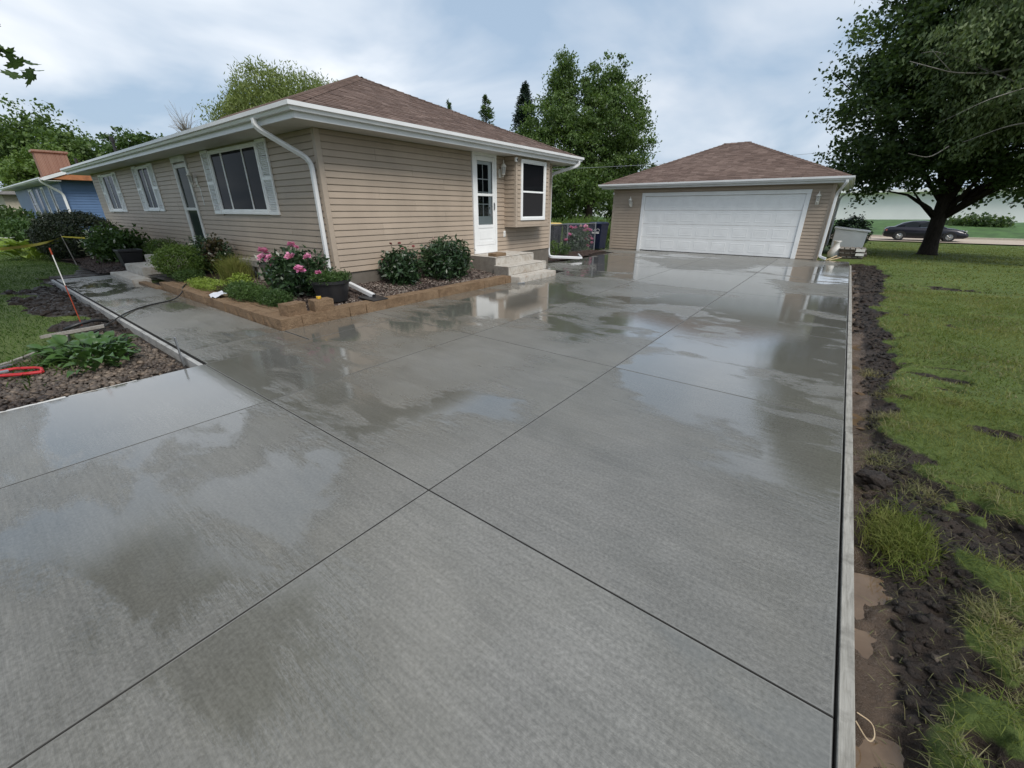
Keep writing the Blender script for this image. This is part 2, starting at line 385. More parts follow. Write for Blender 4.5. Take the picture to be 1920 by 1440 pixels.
class MB:
    def __init__(s): s.v = []; s.f = []
    def add(s, vs, fs):
        k = len(s.v); s.v += [tuple(map(float, p)) for p in vs]; s.f += [tuple(i + k for i in f) for f in fs]; return s
    def box(s, x0, y0, z0, x1, y1, z1):
        x0, x1 = sorted((x0, x1)); y0, y1 = sorted((y0, y1)); z0, z1 = sorted((z0, z1))
        return s.add([(x0, y0, z0), (x1, y0, z0), (x1, y1, z0), (x0, y1, z0), (x0, y0, z1), (x1, y0, z1), (x1, y1, z1), (x0, y1, z1)],
              [(0, 3, 2, 1), (4, 5, 6, 7), (0, 1, 5, 4), (1, 2, 6, 5), (2, 3, 7, 6), (3, 0, 4, 7)])
    def loft(s, rings, caps=True, closed=True):
        n = len(rings[0]); vs = [p for r in rings for p in r]; fs = []
        for i in range(len(rings) - 1):
            for j in range(n if closed else n - 1):
                a, b = i * n + j, i * n + (j + 1) % n
                fs.append((a, b, b + n, a + n))
        if caps and closed:
            fs.append(tuple(range(n))[::-1]); fs.append(tuple(range((len(rings) - 1) * n, len(rings) * n)))
        return s.add(vs, fs)
    def sweep(s, path, prof, up=(0, 0, 1)):
        """prof: list of (a,b) offsets along side and up' of each path point; mitred"""
        P = [Vector(p) for p in path]; rings = []
        for i, p in enumerate(P):
            t = Vector((0, 0, 0))
            if i > 0: t += (p - P[i - 1]).normalized()
            if i < len(P) - 1: t += (P[i + 1] - p).normalized()
            t.normalize()
            u = Vector(up) - t * Vector(up).dot(t)
            if u.length < 1e-4: u = Vector((1, 0, 0))
            u.normalize(); sd_ = t.cross(u).normalized()
            rings.append([p + sd_ * a + u * b for a, b in prof])
        return s.loft(rings)
    def tube(s, path, rad, n=6):
        P = [Vector(p) for p in path]; rings = []; ref = None
        if not hasattr(rad, '__len__'): rad = [rad] * len(P)
        for i, p in enumerate(P):
            t = Vector((0, 0, 0))
            if i > 0: t += (p - P[i - 1])
            if i < len(P) - 1: t += (P[i + 1] - p)
            t.normalize()
            if ref is None:
                ref = Vector((0, 0, 1)) if abs(t.z) < .9 else Vector((1, 0, 0))
            u = (ref - t * ref.dot(t)).normalized(); ref = u; sd_ = t.cross(u)
            rings.append([p + (u * math.cos(2 * math.pi * k / n) + sd_ * math.sin(2 * math.pi * k / n)) * rad[i] for k in range(n)])
        return s.loft(rings)
    def lathe(s, c, prof, n=16, squash=1.0):
        rings = [[(c[0] + r * math.cos(2 * math.pi * k / n), c[1] + r * squash * math.sin(2 * math.pi * k / n), c[2] + z) for k in range(n)] for r, z in prof]
        return s.loft(rings)
    def build(s, name, mat, parent=None, smooth=False, bevel=0.0, kind=None, seg=1):
        o = org(parent); me = bpy.data.meshes.new(name)
        me.from_pydata([(x - o.x, y - o.y, z - o.z) for x, y, z in s.v], [], s.f)
        bm = bmesh.new(); bm.from_mesh(me); bmesh.ops.recalc_face_normals(bm, faces=bm.faces)
        if bevel: bmesh.ops.bevel(bm, geom=list(bm.edges), offset=bevel, segments=seg, affect='EDGES', clamp_overlap=True)
        bm.to_mesh(me); bm.free()
        if smooth: me.polygons.foreach_set('use_smooth', [True] * len(me.polygons))
        me.materials.append(M(mat) if isinstance(mat, str) else mat)
        ob = bpy.data.objects.new(name, me); COL.objects.link(ob); ob.parent = parent
        if kind: ob["kind"] = kind
        return ob

def np_mesh(name, V, F, mat, parent=None, kind=None, smooth=False):
    """V (n,3) world coords; F (m,k) with constant k"""
    o = org(parent); V = np.asarray(V, np.float32) - np.array(o, np.float32); F = np.asarray(F, np.int32)
    me = bpy.data.meshes.new(name); k = F.shape[1]
    me.vertices.add(len(V)); me.vertices.foreach_set('co', V.ravel())
    me.loops.add(F.size); me.loops.foreach_set('vertex_index', F.ravel())
    me.polygons.add(len(F)); me.polygons.foreach_set('loop_start', np.arange(0, F.size, k, dtype=np.int32))
    me.polygons.foreach_set('loop_total', np.full(len(F), k, np.int32))
    if smooth: me.polygons.foreach_set('use_smooth', np.ones(len(F), bool))
    me.update(calc_edges=True)
    me.materials.append(M(mat) if isinstance(mat, str) else mat)
    ob = bpy.data.objects.new(name, me); COL.objects.link(ob); ob.parent = parent
    if kind: ob["kind"] = kind
    return ob

def tag(o, label, cat, group=None):
    o["label"] = label; o["category"] = cat
    if group: o["group"] = group
    return o
def thing(name, label, cat, loc=(0, 0, 0), group=None):
    o = bpy.data.objects.new(name, None); COL.objects.link(o); o.location = loc; o.empty_display_size = .2
    return tag(o, label, cat, group)
def struct(o): o["kind"] = "structure"; return o

# value noise in numpy
_perm = np.random.default_rng(3).random((256, 256)).astype(np.float32)
def vnoise(x, y):
    xi = np.floor(x).astype(int); yi = np.floor(y).astype(int); fx = x - xi; fy = y - yi
    fx = fx * fx * (3 - 2 * fx); fy = fy * fy * (3 - 2 * fy)
    a = _perm[xi & 255, yi & 255]; b = _perm[(xi + 1) & 255, yi & 255]; c = _perm[xi & 255, (yi + 1) & 255]; d = _perm[(xi + 1) & 255, (yi + 1) & 255]
    return (a * (1 - fx) + b * fx) * (1 - fy) + (c * (1 - fx) + d * fx) * fy
def fbm(x, y, sc, oct=4, gain=.5):
    t = 0; a = 1; s = 0
    for i in range(oct):
        t = t + a * vnoise(x * sc + 17.3 * i, y * sc - 9.1 * i); s += a; a *= gain; sc *= 2.03
    return t / s
def sstep(a, b, x): 
    t = np.clip((x - a) / (b - a), 0, 1); return t * t * (3 - 2 * t)

# ------------------------------------------------------------------ layout constants (metres; X across the drive, Y up the drive)
XR = .37                              # right edge of the slab
XW, YF, YB, XL = -7.65, 4.42, 12.02, -24.85   # brown house: side wall, front wall, back, left end
GY, GX0, GX1, GYB = 18.35, -8.38, -.58, 25.6  # garage
BX, BY = -6.12, 2.55                  # outer corner of the stone border
WY0 = 1.36                            # front edge of walkway
AX = -5.37                            # left edge of the apron

# ------------------------------------------------------------------ ground
def base_z(x, y):
    """lawn level: falls away to the road behind the garage, level by the drive"""
    z = -.62 * sstep(17, 44, y) * sstep(-30, -6, x) 
    return z - .03
def mud_mask(x, y):
    n = fbm(x, y, 1.3, 4); n2 = fbm(x + 40, y, 4.5, 3)
    d = x - .44
    wdt = .24 + .60 * (n - .35) + .34 * (n2 - .5) + .38 * sstep(11.5, 14.5, y) * (1 - sstep(16, 19, y))
    right = (1 - sstep(wdt - .05, wdt + .16, d)) * (d > -.2) * (1 - sstep(17.5, 19.5, y)) * (y > -6)
    # bare torn patches out on the lawn
    pat = sstep(.67, .73, fbm(x * .9 + 7, y * 1.6 + 3, 1.5, 3)) * (d > 0) * (1 - sstep(1.3, 3.0, d)) * (1 - sstep(9, 13, y))
    p2 = 1.2 * sstep(.0, .2, .40 - np.hypot((x - .98) / .85, (y - 1.7) / 1.6)) * sstep(.40, .52, fbm(x + 3, y + 1, 5.5, 3)) + sstep(.0, .12, .34 - np.hypot((x - 1.02) / .9, (y - 3.0) / 1.15)) + sstep(0, .1, .18 - np.hypot((x - .98) / .7, (y - 2.15) / 1.2)) + sstep(0, .08, .2 - np.hypot((x - 1.35) / 1.2, (y - 4.6) / .8))
    far = sstep(0, .3, .55 - np.hypot((x - 1.9) / 2.2, (y - 13.4) / 1.0)) * sstep(.4, .5, n2)
    right = np.maximum(np.maximum(right, pat), np.maximum(p2 * sstep(.3, .5, n2 + .1), far))
    # torn strip beside the walkway on the left
    l = (x < AX) & (y < WY0 + .6) & (x > -16.4)
    yl = WY0 - .12 - (.10 + .70 * sstep(.40, .66, fbm(x + 13, y * .0 + 4, .8, 3)) * sstep(-7.5, -9, x) * (1 - sstep(-13.4, -14.6, x)))
    left = l * sstep(yl - .12, yl + .08, y + .35 * (n2 - .5))
    bedm = (x > XL - 4) & (x < AX) & (y > WY0 + .35 - 1.2 * (x < -16)) & (y < 4.5) & (x > -24)
    bed2 = (x < -15.2) & (x > -21.5) & (y > 2.05 + .25 * np.sin(x * .9)) & (y < 4.5)
    rock = (x > -8.05) & (x < AX - .02) & (y < WY0) & (y > -6) & (x + .55 * y > -7.0 - .35 * sstep(.2, 1., y))
    side = (x < BX) & (x > XW - .1) & (y > 2.4) & (y < 17)
    return np.clip(np.maximum.reduce([right, left, bed2 * 1.0, rock * 1.0, side * 1.0, ((x > -13) & (x < BX) & (y > 2.4) & (y < 4.5)) * 1.0]), 0, 1)
def ground_z(x, y):
    z = base_z(x, y)
    m = mud_mask(x, y); d = x - .44
    near = (d > -.3) & (y < 22) & (y > -8)
    cl = fbm(x, y, 9, 4, .6) - .5; big = fbm(x + 5, y + 8, 3.1, 3) - .5
    z = z + near * m * (-.055 + .10 * cl + .10 * big) - near * .055 * m * (1 - sstep(.03, .30, d))
    z = z + near * (1 - m) * (.02 + .05 * (fbm(x, y, 2.2, 3) - .4))
    l = (x < AX) & (x > -16.6) & (y < WY0) & (y > -6)
    z = z + l * m * (.015 + .16 * (fbm(x, y, 3.0, 4) - .42) * sstep(-7.2, -8.8, x)) - l * m * .10 * sstep(-.30, .0, y - WY0 + .12)
    z = np.where((x > -16.2) & (x < XR + .06) & (y > WY0 - .02) & (y < 4.0) & ~((x < BX)), -.16, z)
    z = np.where((x >= AX) & (x < XR + .055) & (y < GY + .2), -.16, z)          # under the slabs
    z = np.where((x > -15.6) & (x < AX) & (y > WY0 - .02) & (y < BY + .1), -.16, z)
    z = np.where((x > XW - .2) & (x < BX) & (y > 7.9) & (y < GY + .1), -.16, z)
    z = np.where((x > GX0 + .1) & (x < GX1 - .1) & (y > GY) & (y < GYB), -.16, z)
    return z

def axis(segs):
    out_ = []
    for a, b, st in segs: out_.append(np.arange(a, b, st))
    return np.concatenate(out_ + [np.array([segs[-1][1]])])
gx = axis([(-900, -100, 100), (-100, -30, 7), (-30, -17, .8), (-17, -5.2, .07), (-5.2, .4, .7), (.40, 1.7, .017), (1.7, 3.5, .05), (3.5, 9, .3), (9, 30, 2), (30, 100, 10), (100, 900, 100)])
gy = axis([(-900, -100, 100), (-100, -8, 8), (-8, -1.6, .5), (-1.6, .9, .07), (.9, 4.6, .018), (4.6, 8.5, .032), (8.5, 19.5, .07), (19.5, 60, 1.5), (60, 120, 10), (120, 900, 100)])
GXX, GYY = np.meshgrid(gx, gy, indexing='ij')
GZ = ground_z(GXX, GYY)
nx_, ny_ = GXX.shape
idx = np.arange(nx_ * ny_).reshape(nx_, ny_)
F = np.stack([idx[:-1, :-1], idx[1:, :-1], idx[1:, 1:], idx[:-1, 1:]], -1).reshape(-1, 4)
ground = np_mesh("ground", np.stack([GXX, GYY, GZ], -1).reshape(-1, 3), F, "lawn_ground", smooth=True)
at = ground.data.attributes.new("mud", 'FLOAT', 'POINT'); at.data.foreach_set('value', mud_mask(GXX, GYY).astype(np.float32).ravel())
sk = (1 - sstep(.02, .26, GXX - .44)) * (GXX > .3) * (GYY > -6) * (GYY < 17)
at = ground.data.attributes.new("slick", 'FLOAT', 'POINT'); at.data.foreach_set('value', sk.astype(np.float32).ravel())
struct(ground)

# ------------------------------------------------------------------ driveway, walkway: slabs with sawn joints
JX = [AX, -3.80, -1.67, XR]
JY = [-6.8, -4.1, -1.38, 1.34, 4.06, 6.88, 9.78, 12.62, 15.46, GY - .012]
dw = struct(MB().box(AX + .02, -6.7, -.150, XR - .02, GY - .05, -.045).build("driveway", "wet_soil"))
GAP = .0026
def slab(x0, x1, y0, y1, parent=dw, z=0.0):
    o_ = org(parent); bm = bmesh.new(); bmesh.ops.create_cube(bm, size=1.0)
    for v in bm.verts:
        v.co = Vector(((x0 + x1) / 2 + v.co.x * (x1 - x0 - 2 * GAP), (y0 + y1) / 2 + v.co.y * (y1 - y0 - 2 * GAP), z - .07 + v.co.z * .14)) - o_
    bmesh.ops.bevel(bm, geom=list(bm.edges), offset=.0025, segments=1, affect='EDGES')
    bm.normal_update(); top = max(bm.faces, key=lambda f_: f_.calc_area() * (f_.normal.z > .9))
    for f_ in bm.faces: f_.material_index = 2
    top.material_index = 0
    r_ = bmesh.ops.inset_region(bm, faces=[top], thickness=.007, depth=0.0)
    for f_ in r_['faces']: f_.material_index = 1
    me = bpy.data.meshes.new("slab"); bm.to_mesh(me); bm.free(); me.materials.append(M("wet_concrete")); me.materials.append(M("joint_edge")); me.materials.append(M("joint_shadow"))
    ob = bpy.data.objects.new("slab", me); COL.objects.link(ob); ob.parent = parent; return ob
for i in range(3):
    for j in range(len(JY) - 1):
        x0, x1, y0, y1 = JX[i], JX[i + 1], JY[j], JY[j + 1]
        if i == 0 and j >= 3:
            if j == 3: slab(AX, x1, y0, y1); slab(BX + .05, AX, WY0, BY - .005); slab(BX + .05, AX, BY + .005, y1)
            elif j < 6: slab(BX + .05, x1, y0, y1)
            else: slab(-5.93, x1, y0, y1)
        elif i == 0 and y0 >= 1.3: pass
        else: slab(x0, x1, y0, y1)
# strip between steps and garage, against the bed
slab(BX + .05, -5.93, JY[6], JY[7])
slab(-7.55, -6.08, 10.45, JY[7]); slab(-7.35, -5.93, JY[7], JY[8]); slab(-7.35, -5.93, JY[8], JY[9]); slab(-8.3, -7.35, 16.6, JY[9])
wk = struct(MB().box(-15.2, WY0 + .03, -.150, BX - .02, BY - .2, -.045).build("walkway", "wet_soil"))
for x0, x1 in ((-15.25, -12.75), (-12.75, -9.85), (-9.85, BX + .05)):
    slab(x0, x1, WY0, BY - .03, wk)

# formwork boards
for k, (y0, y1) in enumerate(((-3.0, .9), (.905, 3.85), (3.86, 8.2), (8.21, 12.3), (12.31, 17.2))):
    o = MB().box(XR + .008 + .002 * (k % 2), y0, -.165, XR + .056 + .002 * (k % 2), y1, -.004 - .002 * (k % 3)).build("form_board", "form_wood", bevel=.003)
    tag(o, "weathered grey wooden form board along driveway slab beside muddy trench", "board", "form boards beside the muddy trench")
for k, (x0, x1) in enumerate(((-15.35, -11.4), (-11.39, -8.2), (-8.19, AX - .03))):
    o = MB().box(x0, WY0 - .075, -.13, x1, WY0 - .028, -.004).build("form_board", "form_wood_x", bevel=.003)
    tag(o, "pale wooden form board along the front walkway", "board", "form boards beside the walkway")
eb = MB()
for k in range(9):
    y0 = -3.4 + k * .52
    eb.box(AX - .045, y0 + .006, -.12, AX - .006, y0 + .51, -.002 - .006 * ((k * 7) % 3))
tag(eb.build("concrete_edging", "old_white", bevel=.004), "thin white edging strip between river rock bed and driveway", "edging")
# flat steel form stake
o = MB().box(-5.80, 1.235, -.12, -5.765, 1.25, .26).build("form_stake", "grey_metal", bevel=.003)
tag(o, "flat grey steel stake leaning in rock bed beside walkway", "stake")

# puddles in the trench
def puddle(pts, z):
    b = MB(); c = np.mean(pts, 0); n = len(pts)
    vs = [(c[0], c[1], z)] + [(x, y, z) for x, y in pts]
    b.add(vs, [(0, i + 1, (i + 1) % n + 1) for i in range(n)])
    return struct(b.build("puddle", "muddy_water"))
def blobpts(cx, cy, rx, ry, n=28, seed=0):
    q = random.Random(seed); ph = [q.uniform(0, 6.28) for _ in range(3)]
    return [(max(XR + .057, cx + rx * (1 + .12 * math.sin(3 * t + ph[0]) + .08 * math.sin(5 * t + ph[1])) * math.cos(t)),
             cy + ry * (1 + .12 * math.sin(2 * t + ph[2])) * math.sin(t)) for t in [2 * math.pi * k / n for k in range(n)]]
puddle(blobpts(.54, 1.40, .26, .50, seed=1), -.127); puddle(blobpts(.52, 2.14, .20, .22, seed=2), -.130)
puddle(blobpts(.52, 3.75, .18, .35, seed=3), -.146); puddle(blobpts(.54, 6.4, .20, 1.3, seed=4), -.146); puddle(blobpts(.52, 4.7, .18, .35, seed=5), -.146)
# ------------------------------------------------------------------ house building kit
def clear_glass():
    b = NB("clear_glass"); t = b.t
    tr = b.n("ShaderNodeBsdfTransparent"); tr.inputs[0].default_value = (.90, .93, .93, 1)
    gl = b.n("ShaderNodeBsdfGlossy"); gl.inputs["Roughness"].default_value = .03
    fr = b.n("ShaderNodeFresnel"); fr.inputs[0].default_value = 1.5
    ms = b.n("ShaderNodeMixShader"); b.l(fr.outputs[0], ms.inputs[0]); b.l(tr.outputs[0], ms.inputs[1]); b.l(gl.outputs[0], ms.inputs[2])
    b.l(ms.outputs[0], t.nodes["Material Output"].inputs[0])
clear_glass()

class Wall:
    """maps (u, n, z) on a wall to world: ax 'x': runs along X facing -Y; 'y': runs along Y facing +X; 'Y': along X facing... """
    def __init__(s, ax, plane): s.ax, s.p = ax, plane
    def P(s, u, n, z):
        if s.ax == 'x': return (u, s.p - n, z)
        if s.ax == 'y': return (s.p + n, u, z)
        if s.ax == '-y': return (s.p - n, u, z)
    def box(s, b, u0, u1, n0, n1, z0, z1):
        a = s.P(u0, n0, z0); c = s.P(u1, n1, z1); b.box(*a, *c); return b

def siding(parent, W, u0, u1, z0, z1, openings=(), pitch=.1125, mat="siding_tan", lip=.026):
    k = 0; z = z0
    while z < z1 - .01:
        zt = min(z + pitch, z1); spans = [(u0, u1)]
        for (a, b_, c, d) in openings:
            if d <= z + .004 or c >= zt - .004: continue
            ns = []
            for s0, s1 in spans:
                if b_ <= s0 or a >= s1: ns.append((s0, s1)); continue
                if a > s0: ns.append((s0, a))
                if b_ < s1: ns.append((b_, s1))
            spans = ns
        cut = []
        for s0, s1 in spans:                                   # panel laps, staggered every second course
            sm = u0 + (1.1, 2.9, 2.0)[(k // 2) % 3]
            while sm < s1:
                if sm > s0 + .25 and sm < s1 - .25: cut.append((s0, sm)); s0 = sm + .002
                sm += 3.66
            cut.append((s0, s1))
        lip0 = lip
        for ci, (s0, s1) in enumerate(cut):
            if s1 - s0 < .01: continue
            lip = lip0 + .0022 * (ci % 2)
            g_ = .017 * pitch / .1125; prof = [(.002, z), (lip, z), (lip, z + .008), (lip * .72, zt - g_), (.003, zt - g_ + .002), (.002, zt + .001)]
            b = MB(); b.loft([[W.P(s0, n, q) for n, q in prof], [W.P(s1, n, q) for n, q in prof]])
            b.build("siding_board", mat, parent)
        lip = lip0
        z += pitch; k += 1

GUT = [(0, 0), (.075, 0), (.088, .042), (.12, .056), (.12, .115), (.110, .115), (.100, .075), (.012, .075), (.012, .115), (0, .115)]
def gutter_run(parent, p0, p1, out0, out1, z, mat="white_metal", prof=GUT):
    """out: horizontal outward (mitre) vectors at both ends"""
    r = []
    for p, o in ((p0, out0), (p1, out1)):
        r.append([(p[0] + o[0] * a, p[1] + o[1] * a, z + b) for a, b in prof])
    return MB().loft(r).build("gutter", mat, parent)

def shingle_face(V, Fc, E0, E1, inward, slope, run, kL=1.0, kR=1.0, expo=.145, lift=.012, q=random):
    E0, E1 = Vector(E0), Vector(E1); W = (E1 - E0).length; ud = (E1 - E0).normalized()
    inn = Vector(inward); th = math.atan(slope); sd_ = inn * math.cos(th) + Vector((0, 0, math.sin(th)))
    nrm = Vector((0, 0, math.cos(th))) - inn * math.sin(th); Ls = run / math.cos(th); v = -.02; row = 0
    c = math.cos(th)
    while v < Ls - .02:
        v1 = min(v + expo + .025, Ls)
        a0, b0 = max(v, 0) * c * kL, W - max(v, 0) * c * kR; a1, b1 = v1 * c * kL, W - v1 * c * kR
        u = a0 - q.random() * .3
        while u < b0:
            wd = q.uniform(.13, .34); g = .004
            l0, r0 = max(u, a0), min(u + wd - g, b0); l1, r1 = max(u, a1), min(u + wd - g, b1)
            u += wd
            if r0 - l0 < .02: continue
            if r1 < l1: l1 = r1 = (l1 + r1) / 2
            t = q.uniform(.55, 1.25) * lift; dz = q.uniform(-.006, .006)
            P = lambda uu, vv, n: E0 + ud * uu + sd_ * vv + nrm * n
            k = len(V)
            V += [P(l0, v + dz, -.004), P(r0, v + dz, -.004), P(r0, v + dz, t), P(l0, v + dz, t), P(r1, v1, .002), P(l1, v1, .002)]
            Fc += [(k, k + 1, k + 2, k + 3), (k + 3, k + 2, k + 4, k + 5)]
        v += expo; row += 1

def hip_roof(parent, x0, x1, y0, y1, z0, slope, gable=False, mat="shingle"):
    h = (y1 - y0) / 2; ym = (y0 + y1) / 2; zr = z0 + h * slope
    xa, xb = (x0 + h, x1 - h) if not gable else (x0, x1)
    deck = MB(); t = .05
    tl = [(x0, y0, z0 - .012), (x1, y0, z0 - .012), (x1, y1, z0 - .012), (x0, y1, z0 - .012), (xa, ym, zr - .012), (xb, ym, zr - .012)]
    lo = [(x, y, z0 - t) for x, y, z in tl[:4]]
    deck.add(tl + lo, [(0, 1, 5, 4), (1, 2, 5), (2, 3, 4, 5), (3, 0, 4), (6, 7, 1, 0), (7, 8, 2, 1), (8, 9, 3, 2), (9, 6, 0, 3), (9, 8, 7, 6)])
    rf = deck.build("roof", mat, parent)
    V, Fc = [], []; q = random.Random(9)
    k = 0.0 if gable else 1.0
    shingle_face(V, Fc, (x0, y0, z0), (x1, y0, z0), (0, 1, 0), slope, h, k, k, q=q)
    if not gable:
        shingle_face(V, Fc, (x1, y0, z0), (x1, y1, z0), (-1, 0, 0), slope, h, q=q)
        shingle_face(V, Fc, (x0, y1, z0), (x0, y0, z0), (1, 0, 0), slope, h, q=q)
    shingle_face(V, Fc, (x1, y1, z0), (x0, y1, z0), (0, -1, 0), slope, h, k, k, expo=.3, q=q)
    b = MB(); b.v = [tuple(p) for p in V]; b.f = Fc; b.build("shingles", mat, rf, kind="stuff")
    # hip and ridge caps
    b = MB(); w_ = .15
    def caps(p0, p1, offA, offB, n):
        p0, p1 = Vector(p0), Vector(p1)
        for i in range(n):
            a, c_ = p0.lerp(p1, i / n), p0.lerp(p1, min(1, (i + 1.15) / n)); up = Vector((0, 0, 1))
            r0 = [a + Vector(offA) * w_ + up * .022, a + up * .034, a + Vector(offB) * w_ + up * .022]
            r1 = [c_ + Vector(offA) * w_ + up * .008, c_ + up * .018, c_ + Vector(offB) * w_ + up * .008]
            kk = len(b.v); b.v += [tuple(p) for p in r0 + r1] + [tuple(r0[0] - up * .014), tuple(r0[1] - up * .014), tuple(r0[2] - up * .014)]
            b.f += [(kk, kk + 1, kk + 4, kk + 3), (kk + 1, kk + 2, kk + 5, kk + 4), (kk + 6, kk + 7, kk + 1, kk), (kk + 7, kk + 8, kk + 2, kk + 1)]
    if not gable:
        n = int(h * 1.5 / .2)
        caps((x0, y0, z0), (xa, ym, zr), (1, 0, 0), (0, 1, 0), n); caps((x1, y0, z0), (xb, ym, zr), (-1, 0, 0), (0, 1, 0), n)
        caps((x0, y1, z0), (xa, ym, zr), (1, 0, 0), (0, -1, 0), n); caps((x1, y1, z0), (xb, ym, zr), (-1, 0, 0), (0, -1, 0), n)
    caps((xa - .1, ym, zr), (xb + .1, ym, zr), (0, -1, -slope), (0, 1, -slope), max(2, int((xb - xa) / .2)))
    b.build("hip_caps", mat, rf, kind="stuff")
    return rf, (xa, xb, ym, zr)

def smooth_path(pts, r=.12, n=4):
    """round the corners of a polyline"""
    P = [Vector(p) for p in pts]; o = [P[0]]
    for i in range(1, len(P) - 1):
        a, b, c = P[i - 1], P[i], P[i + 1]
        ra = min(r, (a - b).length * .45); rc = min(r, (c - b).length * .45)
        p0 = b + (a - b).normalized() * ra; p1 = b + (c - b).normalized() * rc
        for k in range(n + 1):
            t = k / n; o.append(p0 * (1 - t) ** 2 + b * 2 * t * (1 - t) + p1 * t * t)
    return o + [P[-1]]
def downspout(parent, pts, w_=.085, d=.065, up=(1, 0, 0), r=.12, name="downspout"):
    ch = .012
    pr = [(-w_ / 2 + ch, -d / 2), (w_ / 2 - ch, -d / 2), (w_ / 2, -d / 2 + ch), (w_ / 2, d / 2 - ch), (w_ / 2 - ch, d / 2), (-w_ / 2 + ch, d / 2), (-w_ / 2, d / 2 - ch), (-w_ / 2, -d / 2 + ch)]
    b = MB(); b.sweep(smooth_path(pts, r), pr, up)
    return b.build(name, "white_metal", parent)
def open_end(parent, p, d, w_=.085, h=.065):
    """dark mouth of a downspout, facing direction d (x,y,z)"""
    d = Vector(d).normalized(); s = Vector((-d.y, d.x, 0)).normalized(); u = s.cross(d); p = Vector(p) + d * .002
    q = [p + s * (a * (w_ / 2 - .006)) + u * (c * (h / 2 - .006)) for a, c in ((-1, -1), (1, -1), (1, 1), (-1, 1))]
    return MB().add(q, [(0, 1, 2, 3)]).build("outlet", "dark_interior", parent)

def window(parent, W, u0, u1, z0, z1, panes, fw=.055, n0=.0, n1=.05, pane="pane_dark", split=None, sill=True, pane2=None):
    """panes: list of u fractions (vertical mullions); split: list of z fractions (meeting rails)"""
    fr = MB()
    W.box(fr, u0, u1, n0, n1, z0, z0 + fw); W.box(fr, u0, u1, n0, n1, z1 - fw, z1)
    W.box(fr, u0, u0 + fw, n0 + .001, n1 - .001, z0 + fw, z1 - fw); W.box(fr, u1 - fw, u1, n0 + .001, n1 - .001, z0 + fw, z1 - fw)
    win = fr.build("window", "white_vinyl", parent, bevel=.004)
    us = [u0 + fw] + [u0 + fw + t * (u1 - u0 - 2 * fw) for t in panes] + [u1 - fw]
    zs = [z0 + fw] + [z0 + fw + t * (z1 - z0 - 2 * fw) for t in (split or [])] + [z1 - fw]
    for i in range(len(us) - 1):
        for j in range(len(zs) - 1):
            a, b_, c, d = us[i], us[i + 1], zs[j], zs[j + 1]; m_ = .022
            s = MB(); dn = .006 * ((i + j) % 2)
            W.box(s, a, b_, n0 + .008, n1 - .016 - dn, c, c + m_); W.box(s, a, b_, n0 + .008, n1 - .016 - dn, d - m_, d)
            W.box(s, a, a + m_, n0 + .008, n1 - .017 - dn, c + m_, d - m_); W.box(s, b_ - m_, b_, n0 + .008, n1 - .017 - dn, c + m_, d - m_)
            s.build("sash", "white_vinyl", win)
            p = MB(); W.box(p, a + m_ - .003, b_ - m_ + .003, n0 + .004, n0 + .016, c + m_ - .003, d - m_ + .003); p.build("pane", "pane_screen" if len(us) == 4 and i != 1 else (pane if j or pane2 is None else pane2), win)
    if sill:
        s = MB(); W.box(s, u0 - .02, u1 + .02, n0, n1 + .022, z0 - .03, z0 - .002); s.build("sill", "white_vinyl", win, bevel=.004)
    return win
def shutter(parent, W, u0, u1, z0, z1, n0=.02, mat="white_vinyl"):
    f = MB(); rw = .045; zm = (z0 + z1) / 2
    for a, b_, c, d in ((u0, u1, z0, z0 + .07), (u0, u1, z1 - .06, z1), (u0, u1, zm - .035, zm + .035), (u0, u0 + rw, z0 + .07, z1 - .06), (u1 - rw, u1, z0 + .07, z1 - .06)):
        W.box(f, a + (.001 if d - c > .2 else 0), b_ - (.001 if d - c > .2 else 0), n0, n0 + (.032 if d - c > .2 else .034), c, d)
    sh = f.build("shutter", mat, parent)
    l = MB(); W.box(l, u0 + rw, u1 - rw, n0 - .002, n0 + .006, z0 + .07, z1 - .06)
    for a, b_ in ((z0 + .07, zm - .035), (zm + .035, z1 - .06)):
        n = int((b_ - a) / .032); st = (b_ - a) / n
        for i in range(n):
            z = a + i * st
            l.add([W.P(u0 + rw, n0 + .007, z + st * .95), W.P(u1 - rw, n0 + .007, z + st * .95), W.P(u1 - rw, n0 + .028, z + st * .30), W.P(u0 + rw, n0 + .028, z + st * .30),
                   W.P(u1 - rw, n0 + .022, z + st * .18), W.P(u0 + rw, n0 + .022, z + st * .18)], [(0, 1, 2, 3), (3, 2, 4, 5)])
    l.build("louvers", mat, sh)
    return sh
def wall_lamp(parent, W, u, z, n=.02, h=.42):
    p = MB(); W.box(p, u - .055, u + .055, n, n + .02, z - .02, z + .20); lp = p.build("wall_lamp", "brass_lamp", parent, bevel=.006)
    cx = W.P(u, n + .13, z)
    a = MB(); a.tube(smooth_path([W.P(u, n + .02, z + .04), W.P(u, n + .10, z - .01), W.P(u, n + .13, z + .06)], .06), .012); a.build("lamp_arm", "brass_lamp", lp)
    k = 6
    g = MB(); g.lathe(cx, [(.032, .075), (.058, .24)], k); g.build("lamp_glass", "lamp_glass", lp)
    c = MB()
    for i in range(k):
        t = 2 * math.pi * i / k
        c.tube([(cx[0] + .034 * math.cos(t), cx[1] + .034 * math.sin(t), cx[2] + .07), (cx[0] + .062 * math.cos(t), cx[1] + .062 * math.sin(t), cx[2] + .245)], .006, 4)
    c.lathe(cx, [(.02, .045), (.045, .06), (.036, .078)], 12); c.build("lamp_cage", "brass_lamp", lp)
    r = MB(); r.lathe(cx, [(.080, .24), (.074, .255), (.035, .31), (.02, .325), (.012, .35), (.016, .365), (.003, .40)], 14); r.build("lamp_cap", "brass_lamp", lp, smooth=True)
    return lp

